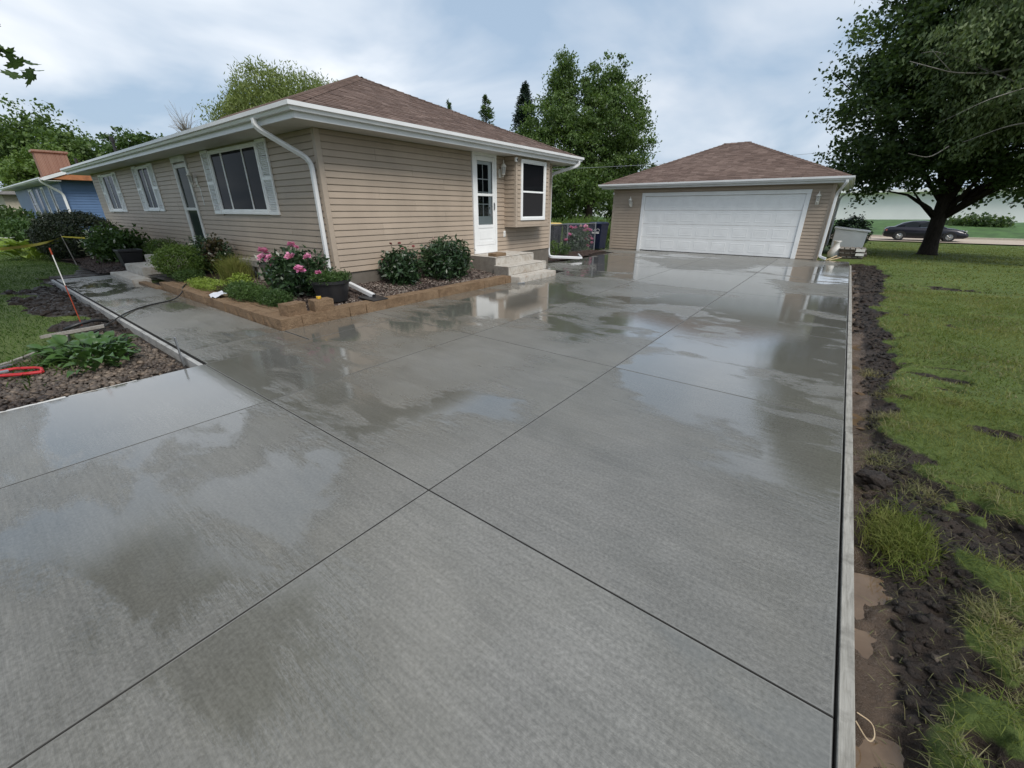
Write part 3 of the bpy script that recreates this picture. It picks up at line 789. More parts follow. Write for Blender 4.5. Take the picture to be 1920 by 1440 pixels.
# ------------------------------------------------------------------ brown house
ZS, ZB = 2.90, .455        # soffit, bottom of siding
H = thing("ranch_house", "tan vinyl sided ranch house with brown hip roof and white gutters", "house", (-16.2, 8.2, 0))
WF, WS = Wall('x', YF), Wall('y', XW)
b = MB().box(XL, YF, -.1, XW, YB, ZB + .01); b.build("foundation", "foundation", H)
b = MB().box(XL + .01, YF + .006, ZB, XW - .006, YB - .01, ZS + .05); b.build("wall", "tan_trim", H)
O_BIG = (-12.80, -9.40, 1.53, 2.88)
front_open = [(-12.36, -9.86, 1.53, 2.86), (-14.97, -13.88, .5, 2.90), (-18.38, -17.22, 1.58, 2.84), (-23.10, -21.55, 1.55, 2.80)]
side_open = [(8.35, 9.29, .5, 2.91), (9.66, 11.28, 1.20, 2.91)]
siding(H, WF, XL + .06, XW - .075, ZB, ZS, front_open)
siding(H, WS, YF + .075, YB - .075, ZB, ZS, side_open)
for ax, nm in ((WF, 0), (WS, 1)): pass
ct = MB(); ct.box(XW - .075, YF - .024, ZB - .01, XW + .024, YF + .075, ZS); ct.build("corner_trim", "tan_trim", H, bevel=.004)
ct = MB(); ct.box(XW - .05, YB - .075, ZB - .01, XW + .024, YB + .02, ZS); ct.build("corner_trim", "tan_trim", H, bevel=.004)
ct = MB(); ct.box(XL - .024, YF - .024, ZB - .01, XL + .06, YF + .075, ZS); ct.build("corner_trim", "tan_trim", H, bevel=.004)
# eaves
XE, YE, YBE, XLE = -7.07, 3.80, 12.64, -25.43
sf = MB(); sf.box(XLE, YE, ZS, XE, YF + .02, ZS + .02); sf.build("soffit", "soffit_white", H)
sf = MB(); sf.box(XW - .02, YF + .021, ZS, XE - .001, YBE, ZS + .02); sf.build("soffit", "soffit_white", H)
for i, (a, c) in enumerate((((XLE, YE), (XE, YE)), ((XE, YE), (XE, YBE)), ((XE, YBE), (XLE, YBE)), ((XLE, YBE), (XLE, YE)))):
    f_ = MB(); x0, x1 = sorted((a[0], c[0])); y0, y1 = sorted((a[1], c[1]))
    f_.box(x0 - .012 if i % 2 else x0, y0 - .012 if not i % 2 else y0, ZS - .012, x1 + .012 if i % 2 else x1, y1 + .012 if not i % 2 else y1, ZS + .17)
    f_.build("fascia", "white_metal", H)
gz = 2.975; e = .013
gutter_run(H, (XLE - e, YE - e), (XE + e, YE - e), (-1, -1), (1, -1), gz); gutter_run(H, (XE + e, YE - e), (XE + e, YBE + e), (1, -1), (1, 1), gz)
roof1, rd = hip_roof(H, XLE - .04, XE + .04, YE - .04, YBE + .04, 3.085, .408)
rv = MB(); 
for a in np.arange(rd[0] + .3, rd[1] - .25, 1.2):
    a1 = min(a + 1.19, rd[1] - .1)
    rv.loft([[(x, rd[2] - .17, rd[3] - .05), (x, rd[2] - .14, rd[3] + .02), (x, rd[2], rd[3] + .085), (x, rd[2] + .14, rd[3] + .02), (x, rd[2] + .17, rd[3] - .05)] for x in (a, a1)])
rv.build("ridge_vent", "shingle", roof1)
# vent pipe on the roof
vp = MB(); vx, vy = -22.6, 4.95
vp.lathe((vx, vy, 3.40), [(.06, 0), (.05, .02), (.045, .52), (.07, .53), (.07, .68), (.05, .70)], 12); vp.build("vent_pipe", "black_plastic", H)
# windows in the front wall
window(H, WF, -12.36, -9.86, 1.53, 2.86, (.26, .72))
shutter(H, WF, -12.80, -12.39, 1.50, 2.885); shutter(H, WF, -9.83, -9.40, 1.50, 2.885)
window(H, WF, -18.38, -17.22, 1.58, 2.84, (.5,)); shutter(H, WF, -18.86, -18.41, 1.55, 2.86); shutter(H, WF, -17.19, -16.72, 1.55, 2.86)
window(H, WF, -23.10, -21.55, 1.55, 2.80, (.5,)); shutter(H, WF, -23.62, -23.13, 1.52, 2.82); shutter(H, WF, -21.52, -21.00, 1.52, 2.82)
# front door: storm door with long glass
d = MB(); u0, u1 = -14.95, -13.90
for a, b_, c, e_ in ((u0, u0 + .09, .52, 2.84), (u1 - .09, u1, .52, 2.84), (u0 - .02, u1 + .02, 2.75, 2.895)): WF.box(d, a, b_, 0, .055 + (.01 if c > 2 else 0), c, e_)
fd = d.build("front_door", "old_white", H, bevel=.004)
d = MB(); WF.box(d, u0 + .095, u1 - .095, .004, .012, .55, 2.70); d.build("pane", "pane_green", fd)
d = MB()
for a, b_, c, e_ in ((u0 + .092, u0 + .15, .55, 2.71), (u1 - .15, u1 - .092, .55, 2.71), (u0 + .15, u1 - .15, .55, .70), (u0 + .15, u1 - .15, 2.62, 2.71), (u0 + .15, u1 - .15, 1.58, 1.65)): WF.box(d, a, b_, .013, .045, c, e_)
d.build("storm_frame", "old_white", fd, bevel=.003)
wall_lamp(H, WF, -13.52, 2.15)
# hanging bead chain / thermometer strip beside the door
d = MB(); WF.box(d, -13.46, -13.42, .02, .03, 1.70, 2.15); d.build("thermometer", "old_white", H)
# front downspout on the corner
downspout(H, [(-8.20, YE - .09, 2.99), (-8.20, YE - .09, 2.86), (-7.76, YF - .085, 2.40), (-7.76, YF - .085, .52), (-7.72, YF - .09, .44), (-6.42, 4.34, .185)], up=(0, -1, 0), r=.14)
open_end(H, (-6.42, 4.34, .185), (1.3, -.08, -.255))
# side door with storm door
u0, u1, z0, z1 = 8.36, 9.285, .53, 2.905
d = MB()
for a, b_, c, e_ in ((u0, u0 + .07, z0, z1 - .07), (u1 - .07, u1, z0, z1 - .07), (u0, u1, z1 - .07, z1)): WS.box(d, a, b_, 0, .06 + (.004 if c > 2 else 0), c, e_)
sdoor = d.build("side_door", "white_vinyl", H, bevel=.004)
d = MB(); WS.box(d, u0 + .07, u1 - .07, 0, .057, z0, z0 + .20); d.build("kick_board", "white_vinyl", sdoor)
d = MB(); WS.box(d, u0 + .071, u1 - .071, .002, .010, z0 + .201, z1 - .071); d.build("inner_door", "white_vinyl", sdoor)
g0, g1 = u0 + .19, u0 + .19 + .44
for (a, c) in ((1.42, 1.97), (1.97, 2.70)): pass
us = [g0, g0 + .22, g1]; zs = [1.44, 1.74, 2.02, 2.32, 2.66]
for i in range(2):
    for j in range(4):
        d = MB(); WS.box(d, us[i] + .010, us[i + 1] - .010, .011, .014, zs[j] + .010, zs[j + 1] - .010); d.build("pane", "pane_dark", sdoor)
d = MB()
for a in us: WS.box(d, a - .008, a + .008, .011, .020, 1.43, 2.67)
for a in zs: WS.box(d, g0, g1, .012, .019, a - .008, a + .008)
d.build("muntins", "white_vinyl", sdoor)
d = MB(); WS.box(d, g0 + .02, g1 - .02, .011, .018, .98, 1.30); WS.box(d, g0 + .09, g1 - .09, .018, .023, 1.05, 1.23); d.build("door_panel", "white_vinyl", sdoor, bevel=.004)
d = MB(); zc0, zc1 = z0 + .205, z1 - .075
for a, b_, c, e_ in ((u0 + .074, u0 + .17, zc0, zc1), (u1 - .17, u1 - .074, zc0, zc1), (u0 + .17, u1 - .17, zc0, zc0 + .10), (u0 + .17, u1 - .17, zc1 - .10, zc1), (u0 + .17, u1 - .17, 1.93, 1.99), (u0 + .17, u1 - .17, 1.16, 1.24)):
    WS.box(d, a, b_, .030, .056 + .002 * (b_ - a > .3), c, e_)
sfm = d.build("storm_frame", "white_vinyl", sdoor, bevel=.003)
d = MB(); WS.box(d, u0 + .171, u1 - .171, .030, .048, zc0 + .101, 1.159); d.build("lower_panel", "white_vinyl", sdoor)
d = MB(); WS.box(d, u0 + .22, u1 - .22, .048, .054, zc0 + .15, 1.11); d.build("raised_panel", "white_vinyl", sdoor, bevel=.004)
for a, c in ((1.241, 1.929), (1.991, zc1 - .101)):
    d = MB(); d.add([WS.P(u0 + .168, .041, a - .003), WS.P(u1 - .168, .041, a - .003), WS.P(u1 - .168, .041, c + .003), WS.P(u0 + .168, .041, c + .003)], [(0, 1, 2, 3)]); d.build("storm_glass", "clear_glass", sdoor)
d = MB(); WS.box(d, u1 - .145, u1 - .115, .057, .085, 1.60, 1.78); WS.box(d, u1 - .14, u1 - .12, .085, .10, 1.63, 1.75); d.build("door_handle", "grey_metal", sdoor, bevel=.004)
d = MB(); d.lathe(WS.P(g1 + .05, .02, 1.62), [(.03, 0), (.03, .05)], 10); d.lathe(WS.P(g1 + .05, .02, 1.45), [(.03, 0), (.035, .06)], 10); d.build("lock", "grey_metal", sdoor)
wall_lamp(H, WS, 9.46, 2.40)
d = MB(); WS.box(d, 9.60, 9.69, .018, .032, .90, 1.06); ol = d.build("outlet_cover", "white_vinyl", H, bevel=.004)
d = MB(); WS.box(d, 9.615, 9.675, .032, .046, .92, 1.04); d.build("outlet_plate", "old_white", ol, bevel=.003)
# box bay
BN = .40; by0, by1, bz0, bz1 = 9.66, 11.27, 1.19, ZS
Wb = Wall('y', XW + BN)
d = MB(); d.box(XW, by0 + .01, bz0, XW + BN - .004, by1 - .01, bz1); bay = d.build("bay", "tan_trim", H)
bw = (9.855, 11.06, 1.335, 2.845)
siding(bay, Wb, by0 + .06, by1 - .06, bz0 + .03, bz1, [bw])
# side cheek facing the camera (-Y) : wall along X
Wc = Wall('x', by0 + .01); siding(bay, Wc, XW + .022, XW + BN - .04, bz0 + .03, bz1)
for a in ((XW + BN - .05, by0 - .012, XW + BN + .022, by0 + .06), (XW + BN - .05, by1 - .06, XW + BN + .022, by1 + .012)):
    d = MB(); d.box(a[0], a[1], bz0, a[2], a[3], bz1); d.build("corner_trim", "tan_trim", bay, bevel=.004)
d = MB(); d.box(XW + .02, by0 - .014, bz0 - .03, XW + BN + .024, by1 + .014, bz0 + .028); d.build("bay_floor", "tan_trim", bay, bevel=.004)
window(bay, Wb, *bw, (), .075, 0, .05, "pane_dark", (.48,), sill=False, pane2="pane_screen")
# downspout on the far corner, with long extension on the bed
downspout(H, [(-7.0, 12.55, 2.99), (-7.0, 12.55, 2.86), (-7.70, YB + .07, 2.62), (-7.70, YB + .07, .30), (-7.66, YB + .09, .16), (-7.02, 13.02, .09)], up=(0, 1, 0), r=.12)
downspout(H, [(-7.02, 13.02, .085), (-6.98, 13.1, .085), (-7.65, 14.1, .085)], up=(0, 0, 1), w_=.06, d=.06, r=.05)
# small security camera on the bay corner
d = MB(); d.box(XW + BN + .022, 9.57, 2.75, XW + BN + .085, 9.65, 2.85); sc_ = d.build("security_camera", "white_vinyl", H, bevel=.012)
d = MB(); d.box(XW + BN + .085, 9.59, 2.77, XW + BN + .089, 9.63, 2.82); d.build("lens", "black_plastic", sc_)

# ------------------------------------------------------------------ garage
GYB = 25.2
G_ = thing("garage", "detached tan garage with hip roof and wide white panelled door", "garage", (-4.5, 21.8, 0))
WG = Wall('x', GY); GZS = 2.44
b = MB().box(GX0 + .01, GY + .006, -.05, GX1 - .006, GYB, GZS + .03); b.build("wall", "tan_trim", G_)
go = (-7.10, -1.20, -.1, 2.26)
siding(G_, WG, GX0 + .07, GX1 - .075, .02, GZS, [go], .113)
WGr = Wall('y', GX1); siding(G_, WGr, GY + .08, GYB - .05, .02, GZS, [], .113)
WGl = Wall('-y', GX0); siding(G_, WGl, GY + .08, GYB - .05, .02, GZS, [], .113)
for x0, x1 in ((GX0 - .024, GX0 + .07), (GX1 - .075, GX1 + .024)):
    d = MB(); d.box(x0, GY - .024, 0.0, x1, GY + .08, GZS); d.build("corner_trim", "tan_trim", G_, bevel=.004)
gXE0, gXE1, gYE0, gYE1 = -8.80, -.28, 17.97, 25.62
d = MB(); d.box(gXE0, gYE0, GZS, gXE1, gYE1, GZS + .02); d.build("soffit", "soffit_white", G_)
d = MB(); d.box(gXE0 - .012, gYE0 - .012, GZS - .012, gXE1 + .012, gYE1 + .012, GZS + .15); d.build("fascia", "white_metal", G_)
gutter_run(G_, (gXE0 - e, gYE0 - e), (gXE1 + e, gYE0 - e), (-1, -1), (1, -1), GZS + .055); gutter_run(G_, (gXE1 + e, gYE0 - e), (gXE1 + e, gYE1 + e), (1, -1), (1, 1), GZS + .055)
hip_roof(G_, gXE0 - .04, gXE1 + .04, gYE0 - .04, gYE1 + .04, 2.60, .425)
d = MB()
for a, b_, c, e_ in ((-7.10, -6.96, .0, 2.13), (-1.34, -1.20, .0, 2.13), (-7.10, -1.20, 2.13, 2.26)): WG.box(d, a, b_, 0, .05 + (.004 if c > 1 else 0), c, e_)
dtr = d.build("door_trim", "white_vinyl", G_, bevel=.005)
gd = MB(); dx0, dx1 = -6.955, -1.345
for k in range(4):
    z0 = .02 + k * .527; WG.box(gd, dx0, dx1, -.005, .012, z0, z0 + .519)
gdo = gd.build("garage_door", "white_vinyl", G_, bevel=.003)
d = MB(); WG.box(d, dx0, dx1, -.004, .020, .002, .019); d.build("door_seal", "dark_rubber", gdo)
pw = (dx1 - dx0 - .30) / 8
for k in range(4):
    for i in range(8):
        a = dx0 + .15 + i * pw + .07; c = .02 + k * .527 + .10
        w1, h1 = pw - .14, .32; d = MB()
        rings = []
        for ins, n in ((0, .0125), (.014, .0165), (.030, .0165), (.054, .0142), (.060, .0140), (.080, .0162)):
            rings.append([WG.P(a + ins, n, c + ins), WG.P(a + w1 - ins, n, c + ins), WG.P(a + w1 - ins, n, c + h1 - ins), WG.P(a + ins, n, c + h1 - ins)])
        d.loft(rings, caps=False); k0 = len(d.v) - 4; d.f.append((k0, k0 + 1, k0 + 2, k0 + 3))
        d.build("door_panel", "white_vinyl", gdo)
wall_lamp(G_, WG, -7.56, 1.74); wall_lamp(G_, WG, -.98, 1.80)
downspout(G_, [(-.32, gYE0 - .08, 2.50), (-.32, gYE0 - .08, 2.40), (-.50, GY - .075, 2.12), (-.50, GY - .075, .22), (-.49, GY - .08, .12), (-.30, GY - .18, .07)], up=(0, -1, 0), r=.13)
downspout(G_, [(-.18, 24.9, 2.50), (-.18, 24.9, 2.40), (GX1 + .06, 24.9, 2.15), (GX1 + .06, 24.9, .10)], up=(1, 0, 0), r=.13)
d = MB(); d.lathe((GX0 + .0, GY - .07, 2.22), [(.04, 0), (.04, .07), (.02, .09)], 10); d.build("security_camera", "white_vinyl", G_)

# ------------------------------------------------------------------ neighbours
Bh = thing("blue_house", "blue sided house with brick chimney beyond the tan house", "house", (-40, 8, 0))
bx, by, bl, bb = -32.4, 4.45, -52.0, 12.3
MB().box(bl, by, -.1, bx, bb, .45).build("foundation", "foundation", Bh)
b = MB(); b.box(bl, by + .005, .4, bx - .005, bb, 2.92)
b.add([(bx - .006, by, 2.9), (bx - .006, bb, 2.9), (bx - .006, (by + bb) / 2, 4.55), (bx - .3, by, 2.9), (bx - .3, bb, 2.9), (bx - .3, (by + bb) / 2, 4.55)], [(0, 1, 2), (3, 5, 4), (0, 2, 5, 3), (1, 4, 5, 2)])
b.build("wall", "siding_blue", Bh)
WBf, WBs = Wall('x', by), Wall('y', bx)
siding(Bh, WBs, by + .07, by + 4.2, .42, 2.9, [], .13, "siding_blue"); siding(Bh, WBf, -45.5, bx - .07, .42, 2.9, [(-36.1, -35.2, 1.3, 2.8), (-38.9, -38.0, 1.3, 2.8), (-41.2, -40.1, .4, 2.8), (-44.4, -42.2, 1.0, 2.8)], .16, "siding_blue")
MB().box(bx - .07, by - .024, .4, bx + .024, by + .08, 2.9).build("corner_trim", "siding_blue", Bh)
window(Bh, WBf, -36.1, -35.2, 1.35, 2.8, (), .08, pane="pane_far"); window(Bh, WBf, -38.9, -38.0, 1.35, 2.8, (), .08, pane="pane_far")
window(Bh, WBf, -44.4, -42.6, 1.05, 2.8, (), .12, pane="pane_far", split=(.5,))
MB().box(-41.1, by - .03, .45, -40.2, by, 2.75).build("door", "pane_far", Bh)
rfb, rdb = hip_roof(Bh, bl - .6, bx + .62, by - .62, bb + .62, 3.03, .40, gable=True, mat="orange_roof")
MB().box(bl - .6, by - .62, 2.9, bx + .62, by, 2.92).build("soffit", "soffit_white", Bh)
gutter_run(Bh, (bl - .6, by - .62), (bx + .64, by - .62), (0, -1), (0, -1), 2.93)
for s in (-1, 1):
    ym = (by + bb) / 2; ye = ym + s * (ym - by + .62)
    b = MB(); b.add([(bx + .60, ye, 2.90), (bx + .66, ye, 2.90), (bx + .66, ye, 3.05), (bx + .60, ye, 3.05), (bx + .60, ym, 4.60), (bx + .66, ym, 4.60), (bx + .66, ym, 4.78), (bx + .60, ym, 4.78)],
          [(0, 1, 2, 3), (7, 6, 5, 4), (0, 4, 5, 1), (1, 5, 6, 2), (2, 6, 7, 3), (3, 7, 4, 0)]); b.build("rake_board", "white_metal", Bh)
downspout(Bh, [(bx + .45, by - .70, 2.95), (bx + .42, by - .70, 2.85), (bx + .12, by - .05, 2.35), (bx + .12, by - .05, .4)], up=(0, -1, 0), r=.15, w_=.12, d=.1)
ch = MB(); ch.box(-46.9, 5.6, 3.4, -46.0, 7.25, 5.28); cho = ch.build("chimney", "chimney_brick", Bh)
MB().box(-47.0, 5.5, 5.28, -45.9, 7.35, 5.42).build("chimney_cap", "chimney_brick", cho, bevel=.02)
MB().tube([(-42.2, 7.0, 4.0), (-42.2, 7.0, 4.75)], .08, 8).build("vent_pipe", "black_plastic", Bh)
Th = thing("tan_house", "small tan house with low grey roof past the blue house", "house", (-62, 6, 0))
MB().box(-68, 4.0, -.1, -56, 11, 2.7).build("wall", "tan_wall", Th); hip_roof(Th, -68.5, -55.5, 3.5, 11.5, 2.75, .35, mat="grey_roof")
# ------------------------------------------------------------------ side steps
def rough_box(b, x0, y0, z0, x1, y1, z1): b.box(x0, y0, z0, x1, y1, z1)
St = thing("side_steps", "worn concrete steps and landing at the white side door", "steps", (-7.0, 8.9, 0))
b = MB(); b.box(XW + .001, 8.12, -.06, -6.72, 9.78, .505); b.build("landing_base", "step_side", St, bevel=.012, seg=2)
b = MB(); b.box(XW + .002, 8.125, .506, -6.715, 9.775, .522); b.build("landing_top", "step_concrete", St, bevel=.006)
b = MB(); b.box(-6.719, 8.13, .330, -6.704, 9.77, .50); b.build("riser", "step_concrete", St)
b = MB(); b.box(-6.72, 8.05, -.06, -6.26, 9.73, .318); b.build("step_base", "step_side", St, bevel=.010, seg=2)
b = MB(); b.box(-6.703, 8.055, .319, -6.255, 9.725, .335); b.build("tread", "step_concrete", St, bevel=.006)
b = MB(); b.box(-6.259, 8.06, .135, -6.246, 9.72, .315); b.build("riser", "step_concrete", St)
b = MB(); b.box(-6.262, 7.98, -.06, -5.86, 9.62, .128); b.build("bottom_slab", "step_concrete", St, bevel=.014, seg=2)
o = MB().box(-7.02, 8.20, .524, -6.76, 8.62, .60).build("paver_brick", "split_block", bevel=.008); tag(o, "loose tan paver block lying on the side door landing", "block")
b = MB(); b.tube([(-5.84, 7.88, .012), (-5.76, 7.98, .012)], .011, 6); b.tube([(-5.76, 7.98, .014), (-5.73, 8.01, .016)], .018, 6)
tag(b.build("bolt", "grey_metal"), "small dark metal bolt lying on wet concrete near side steps", "bolt")

# ------------------------------------------------------------------ front steps
Fs = thing("front_steps", "pale concrete front steps with stepping slab beside the flower bed", "steps", (-14.6, 3.2, 0))
b = MB(); b.box(-15.2, 3.20, -.05, -13.75, YF - .002, .46); b.build("upper_step", "step_concrete", Fs, bevel=.012, seg=2)
b = MB(); b.box(-15.15, 2.72, -.05, -13.55, 3.199, .27); b.build("lower_step", "step_concrete", Fs, bevel=.012, seg=2)
b = MB(); b.box(-15.1, 2.36, -.05, -12.95, 2.95 - .24, .085); b.build("stepping_slab", "step_concrete", Fs, bevel=.010, seg=2)

# ------------------------------------------------------------------ stone border of the corner bed
Sb = thing("stone_border", "brown split faced stone block border around the corner flower bed", "border", (BX, BY, 0))
def block(x0, y0, x1, y1, z0, z1, q, rough=.008, parent=Sb, name="block"):
    """block with chipped, uneven faces"""
    nx, ny, nz = max(2, int(abs(x1 - x0) / .07)), max(2, int(abs(y1 - y0) / .07)), 2
    bm = bmesh.new(); bmesh.ops.create_cube(bm, size=1.0)
    bmesh.ops.subdivide_edges(bm, edges=[e_ for e_ in bm.edges if abs(e_.verts[0].co.x - e_.verts[1].co.x) > .5], cuts=nx, use_grid_fill=True)
    bmesh.ops.subdivide_edges(bm, edges=[e_ for e_ in bm.edges if abs(e_.verts[0].co.z - e_.verts[1].co.z) > .5], cuts=1, use_grid_fill=True)
    cx, cy, cz = (x0 + x1) / 2, (y0 + y1) / 2, (z0 + z1) / 2; oo = org(parent)
    for v in bm.verts:
        p = v.co
        top = p.z > .49
        v.co = Vector((cx + p.x * (x1 - x0) + q.uniform(-rough, rough) * (not top), cy + p.y * (y1 - y0) + q.uniform(-rough, rough) * (not top), cz + p.z * (z1 - z0) + q.uniform(-rough, rough) * .35)) - oo
    me = bpy.data.meshes.new(name); bm.to_mesh(me); bm.free(); me.materials.append(M("split_block"))
    ob = bpy.data.objects.new(name, me); COL.objects.link(ob); ob.parent = parent; return ob
q = random.Random(21)
# along the driveway: one face course with cap joints
y = BY
while y < 7.95:
    L_ = q.choice((.40, .31, .46, .36)); y1 = min(y + L_, 7.98)
    if y > BY + .01: block(BX - .26, y + .002, BX - .002 + q.uniform(-.006, .006), y1 - .002, -.06, .145 + q.uniform(-.003, .003), q)
    else: block(BX - .26, y, BX, y1 - .002, -.06, .146, q)
    y = y1
# along the walkway: face course and two narrower rows behind
x = BX - .265; row = 0
while x > -11.6:
    L_ = q.choice((.40, .31, .46, .36)); x1 = max(x - L_, -11.62)
    block(x1 + .002, BY - .002 + q.uniform(-.006, .006), x - .002, BY + .115, -.06, .140 + q.uniform(-.003, .003), q); x = x1
for r_ in range(2):
    x = BX - .28; y0 = BY + .130 + r_ * .145
    while x > -11.5:
        L_ = q.choice((.19, .21, .17)); x1 = x - L_
        block(x1 + .006, y0, x - .006, y0 + .125, -.05, .128 + q.uniform(-.006, .006), q, .005); x = x1
x = -11.64
while x > -13.0:
    x1 = x - .33; block(x1 + .003, BY - .09, x - .003, BY + .05, -.06, .035, q, .005, name="paver"); x = x1
for k, (cx, cy, a) in enumerate(((-6.33, 2.86, .12), (-6.27, 3.28, -.10))):
    t = thing("stone_block", ("loose tan stone block at the border corner, nothing on it", "loose tan stone block carrying the yellow tape measure")[k], "block", (cx, cy, .145))
    ob = block(cx - .11, cy - .15, cx + .11, cy + .15, .147, .315, q, .008, t, "stone"); t.rotation_euler = (0, 0, a)
# tape measure
t = thing("tape_measure", "yellow and black tape measure on a stone block", "tape measure", (-6.30, 3.27, .316))
b = MB(); b.lathe((-6.30, 3.27, .318), [(.034, 0), (.037, .008), (.037, .036), (.034, .042)], 14); b.box(-6.30, 3.236, .319, -6.255, 3.268, .356); b.build("case", "tool_yellow", t, bevel=.003)
b = MB(); b.lathe((-6.302, 3.275, .360), [(.030, 0), (.026, .006)], 14); b.box(-6.355, 3.25, .318, -6.332, 3.30, .35); b.build("grip", "black_plastic", t)
# paper sheet
b = MB(); n = 7
vs = [(-8.95 + .34 * i / n, 2.58 + .22 * j / 4 + .02 * math.sin(i), .142 + .035 * abs(math.sin(i * 1.3 + j * .9)) + .012 * j) for i in range(n + 1) for j in range(5)]
b.add(vs, [(i * 5 + j, i * 5 + j + 1, (i + 1) * 5 + j + 1, (i + 1) * 5 + j) for i in range(n) for j in range(4)])
tag(b.build("paper_sheet", "paper", smooth=True), "crumpled white paper sheet lying on the stone border", "paper")
# splash block under downspout
b = MB(); b.loft([[(-6.66, 4.16, .150), (-6.66, 4.50, .150), (-6.66, 4.50, .172), (-6.66, 4.16, .172)], [(-6.14, 4.13, .150), (-6.14, 4.44, .150), (-6.14, 4.44, .166), (-6.14, 4.13, .166)]])
tag(b.build("splash_block", "black_plastic", bevel=.006), "flat black splash block under the white downspout end", "splash block")
# cable
pts = smooth_path([(-7.75, .72, .03), (-8.0, .95, .05), (-8.64, 1.20, .03), (-9.3, 1.5, .012), (-9.72, 1.9, .012), (-9.85, 2.3, .012), (-10.1, 2.53, .10), (-10.4, 2.62, .155), (-10.9, 2.85, .15)], .35, 6)
tag(MB().tube(pts, .011, 6).build("cable", "black_plastic", smooth=True), "thin black cable looping across the walkway", "cable")

# ------------------------------------------------------------------ left foreground bits
def bent_strip(pts, w_, h, mat, name):
    return MB().sweep(smooth_path(pts, .4, 5), [(-w_ / 2, -h), (w_ / 2, -h), (w_ / 2, 0), (-w_ / 2, 0)]).build(name, mat, bevel=.004)
tag(bent_strip([(-6.3, -1.6, .035), (-6.75, -.35, .04), (-7.15, .15, .045), (-7.75, .55, .05), (-8.2, .62, .04)], .045, .10, "grey_wood", "landscape_edging"), "grey weathered edging curving between lawn and river rock bed", "edging")
tag(MB().loft([[(-8.12, .42, .03), (-8.08, .36, .03), (-8.08, .36, .07), (-8.12, .42, .07)], [(-7.88, .98, .10), (-7.80, .96, .10), (-7.80, .96, .135), (-7.88, .98, .135)]]).build("wood_scrap", "grey_wood"), "weathered wooden board scrap lying behind the hosta leaves", "board")
tag(MB().tube(smooth_path([(-8.30, .62, .06), (-8.26, .78, .12), (-8.32, .98, .13), (-8.48, 1.1, .05)], .1), [.035, .04, .035, .03] if False else .022, 8).build("drain_pipe", "black_plastic", smooth=True), "short black corrugated pipe lying behind the board scrap", "pipe")
# red tool
t = thing("red_tool", "red plastic handled tool lying on river rocks", "tool", (-6.45, .0, .03))
rp_ = smooth_path([(-6.30, .20, .055), (-6.36, .08, .055), (-6.56, -.10, .055), (-6.75, -.25, .055)], .05)
b = MB(); b.tube(smooth_path([(-6.27, .19, .05), (-6.42, .20, .06), (-6.60, .02, .06), (-6.62, -.20, .05)], .06), .015, 8); b.tube(smooth_path([(-6.27, .19, .05), (-6.33, .05, .05), (-6.48, -.12, .05), (-6.62, -.22, .05)], .06), .017, 8)
b.box(-6.72, -.30, .03, -6.56, -.18, .075); b.build("handle", "red_plastic", t, smooth=False)
b = MB(); b.tube([(-6.72, .02, .075), (-6.66, -.35, .075)], .012, 6); b.box(-6.50, -.09, .075, -6.43, -.02, .085); b.build("bar", "grey_metal", t)
# driveway marker, wooden stake and caution tape
t = thing("driveway_marker", "thin orange and white reflective marker rod at the walkway", "marker", (-8.66, .84, -.05))
b = MB(); b.tube([(-8.66, .84, -.05), (-8.66, .84, .60)], .0065, 6); b.build("lower_rod", "orange_paint", t)
b = MB(); b.tube([(-8.66, .84, .601), (-8.66, .84, 1.02)], .0065, 6); b.build("upper_rod", "white_paint", t)
b = MB(); b.tube([(-8.66, .84, 1.021), (-8.66, .84, 1.11)], .009, 6); b.build("cap", "orange_paint", t)
tag(MB().tube([(-19.17, 2.3, -.05), (-19.5, 2.25, .88)], [.014, .011], 5).build("wooden_stake", "grey_wood"), "slim wooden stake holding yellow tape before the yew shrub", "stake")
P0, P1 = Vector((-19.46, 2.25, .80)), Vector((-10.9, .50, 1.0))
b = MB(); r0 = []
for i in range(25):
    s = i / 24; p = P0.lerp(P1, s) + Vector((0, 0, -.05 * math.sin(s * math.pi))); wd = .008 + .045 * min(1, s * 2.2)
    tw = .5 * math.sin(s * 9); r0 += [p + Vector((.0, wd * math.sin(tw) * .5, wd * math.cos(tw) * .5)), p - Vector((0, wd * math.sin(tw) * .5, wd * math.cos(tw) * .5))]
b.add(r0, [(2 * i, 2 * i + 1, 2 * i + 3, 2 * i + 2) for i in range(24)])
b.add([P0, P0 + Vector((0, 0, .03)), P0 + Vector((.15, .5, -.02)), P0 + Vector((.15, .5, -.07))], [(0, 1, 2, 3)])
tag(b.build("caution_tape", "yellow_tape"), "yellow caution tape stretched from a wooden stake over the lawn", "tape")
t = thing("birdbath", "low grey stone birdbath in the far front garden", "birdbath", (-31.9, 1.75, -.03))
b = MB(); b.lathe((-31.9, 1.75, -.03), [(.18, 0), (.16, .05), (.10, .10), (.10, .24), (.15, .28)], 14); b.build("pedestal", "old_white", t, smooth=True)
b = MB(); b.lathe((-31.9, 1.75, .25), [(.12, 0), (.34, .07), (.36, .11), (.33, .10), (.1, .05)], 18); b.build("bowl", "old_white", t, smooth=True)

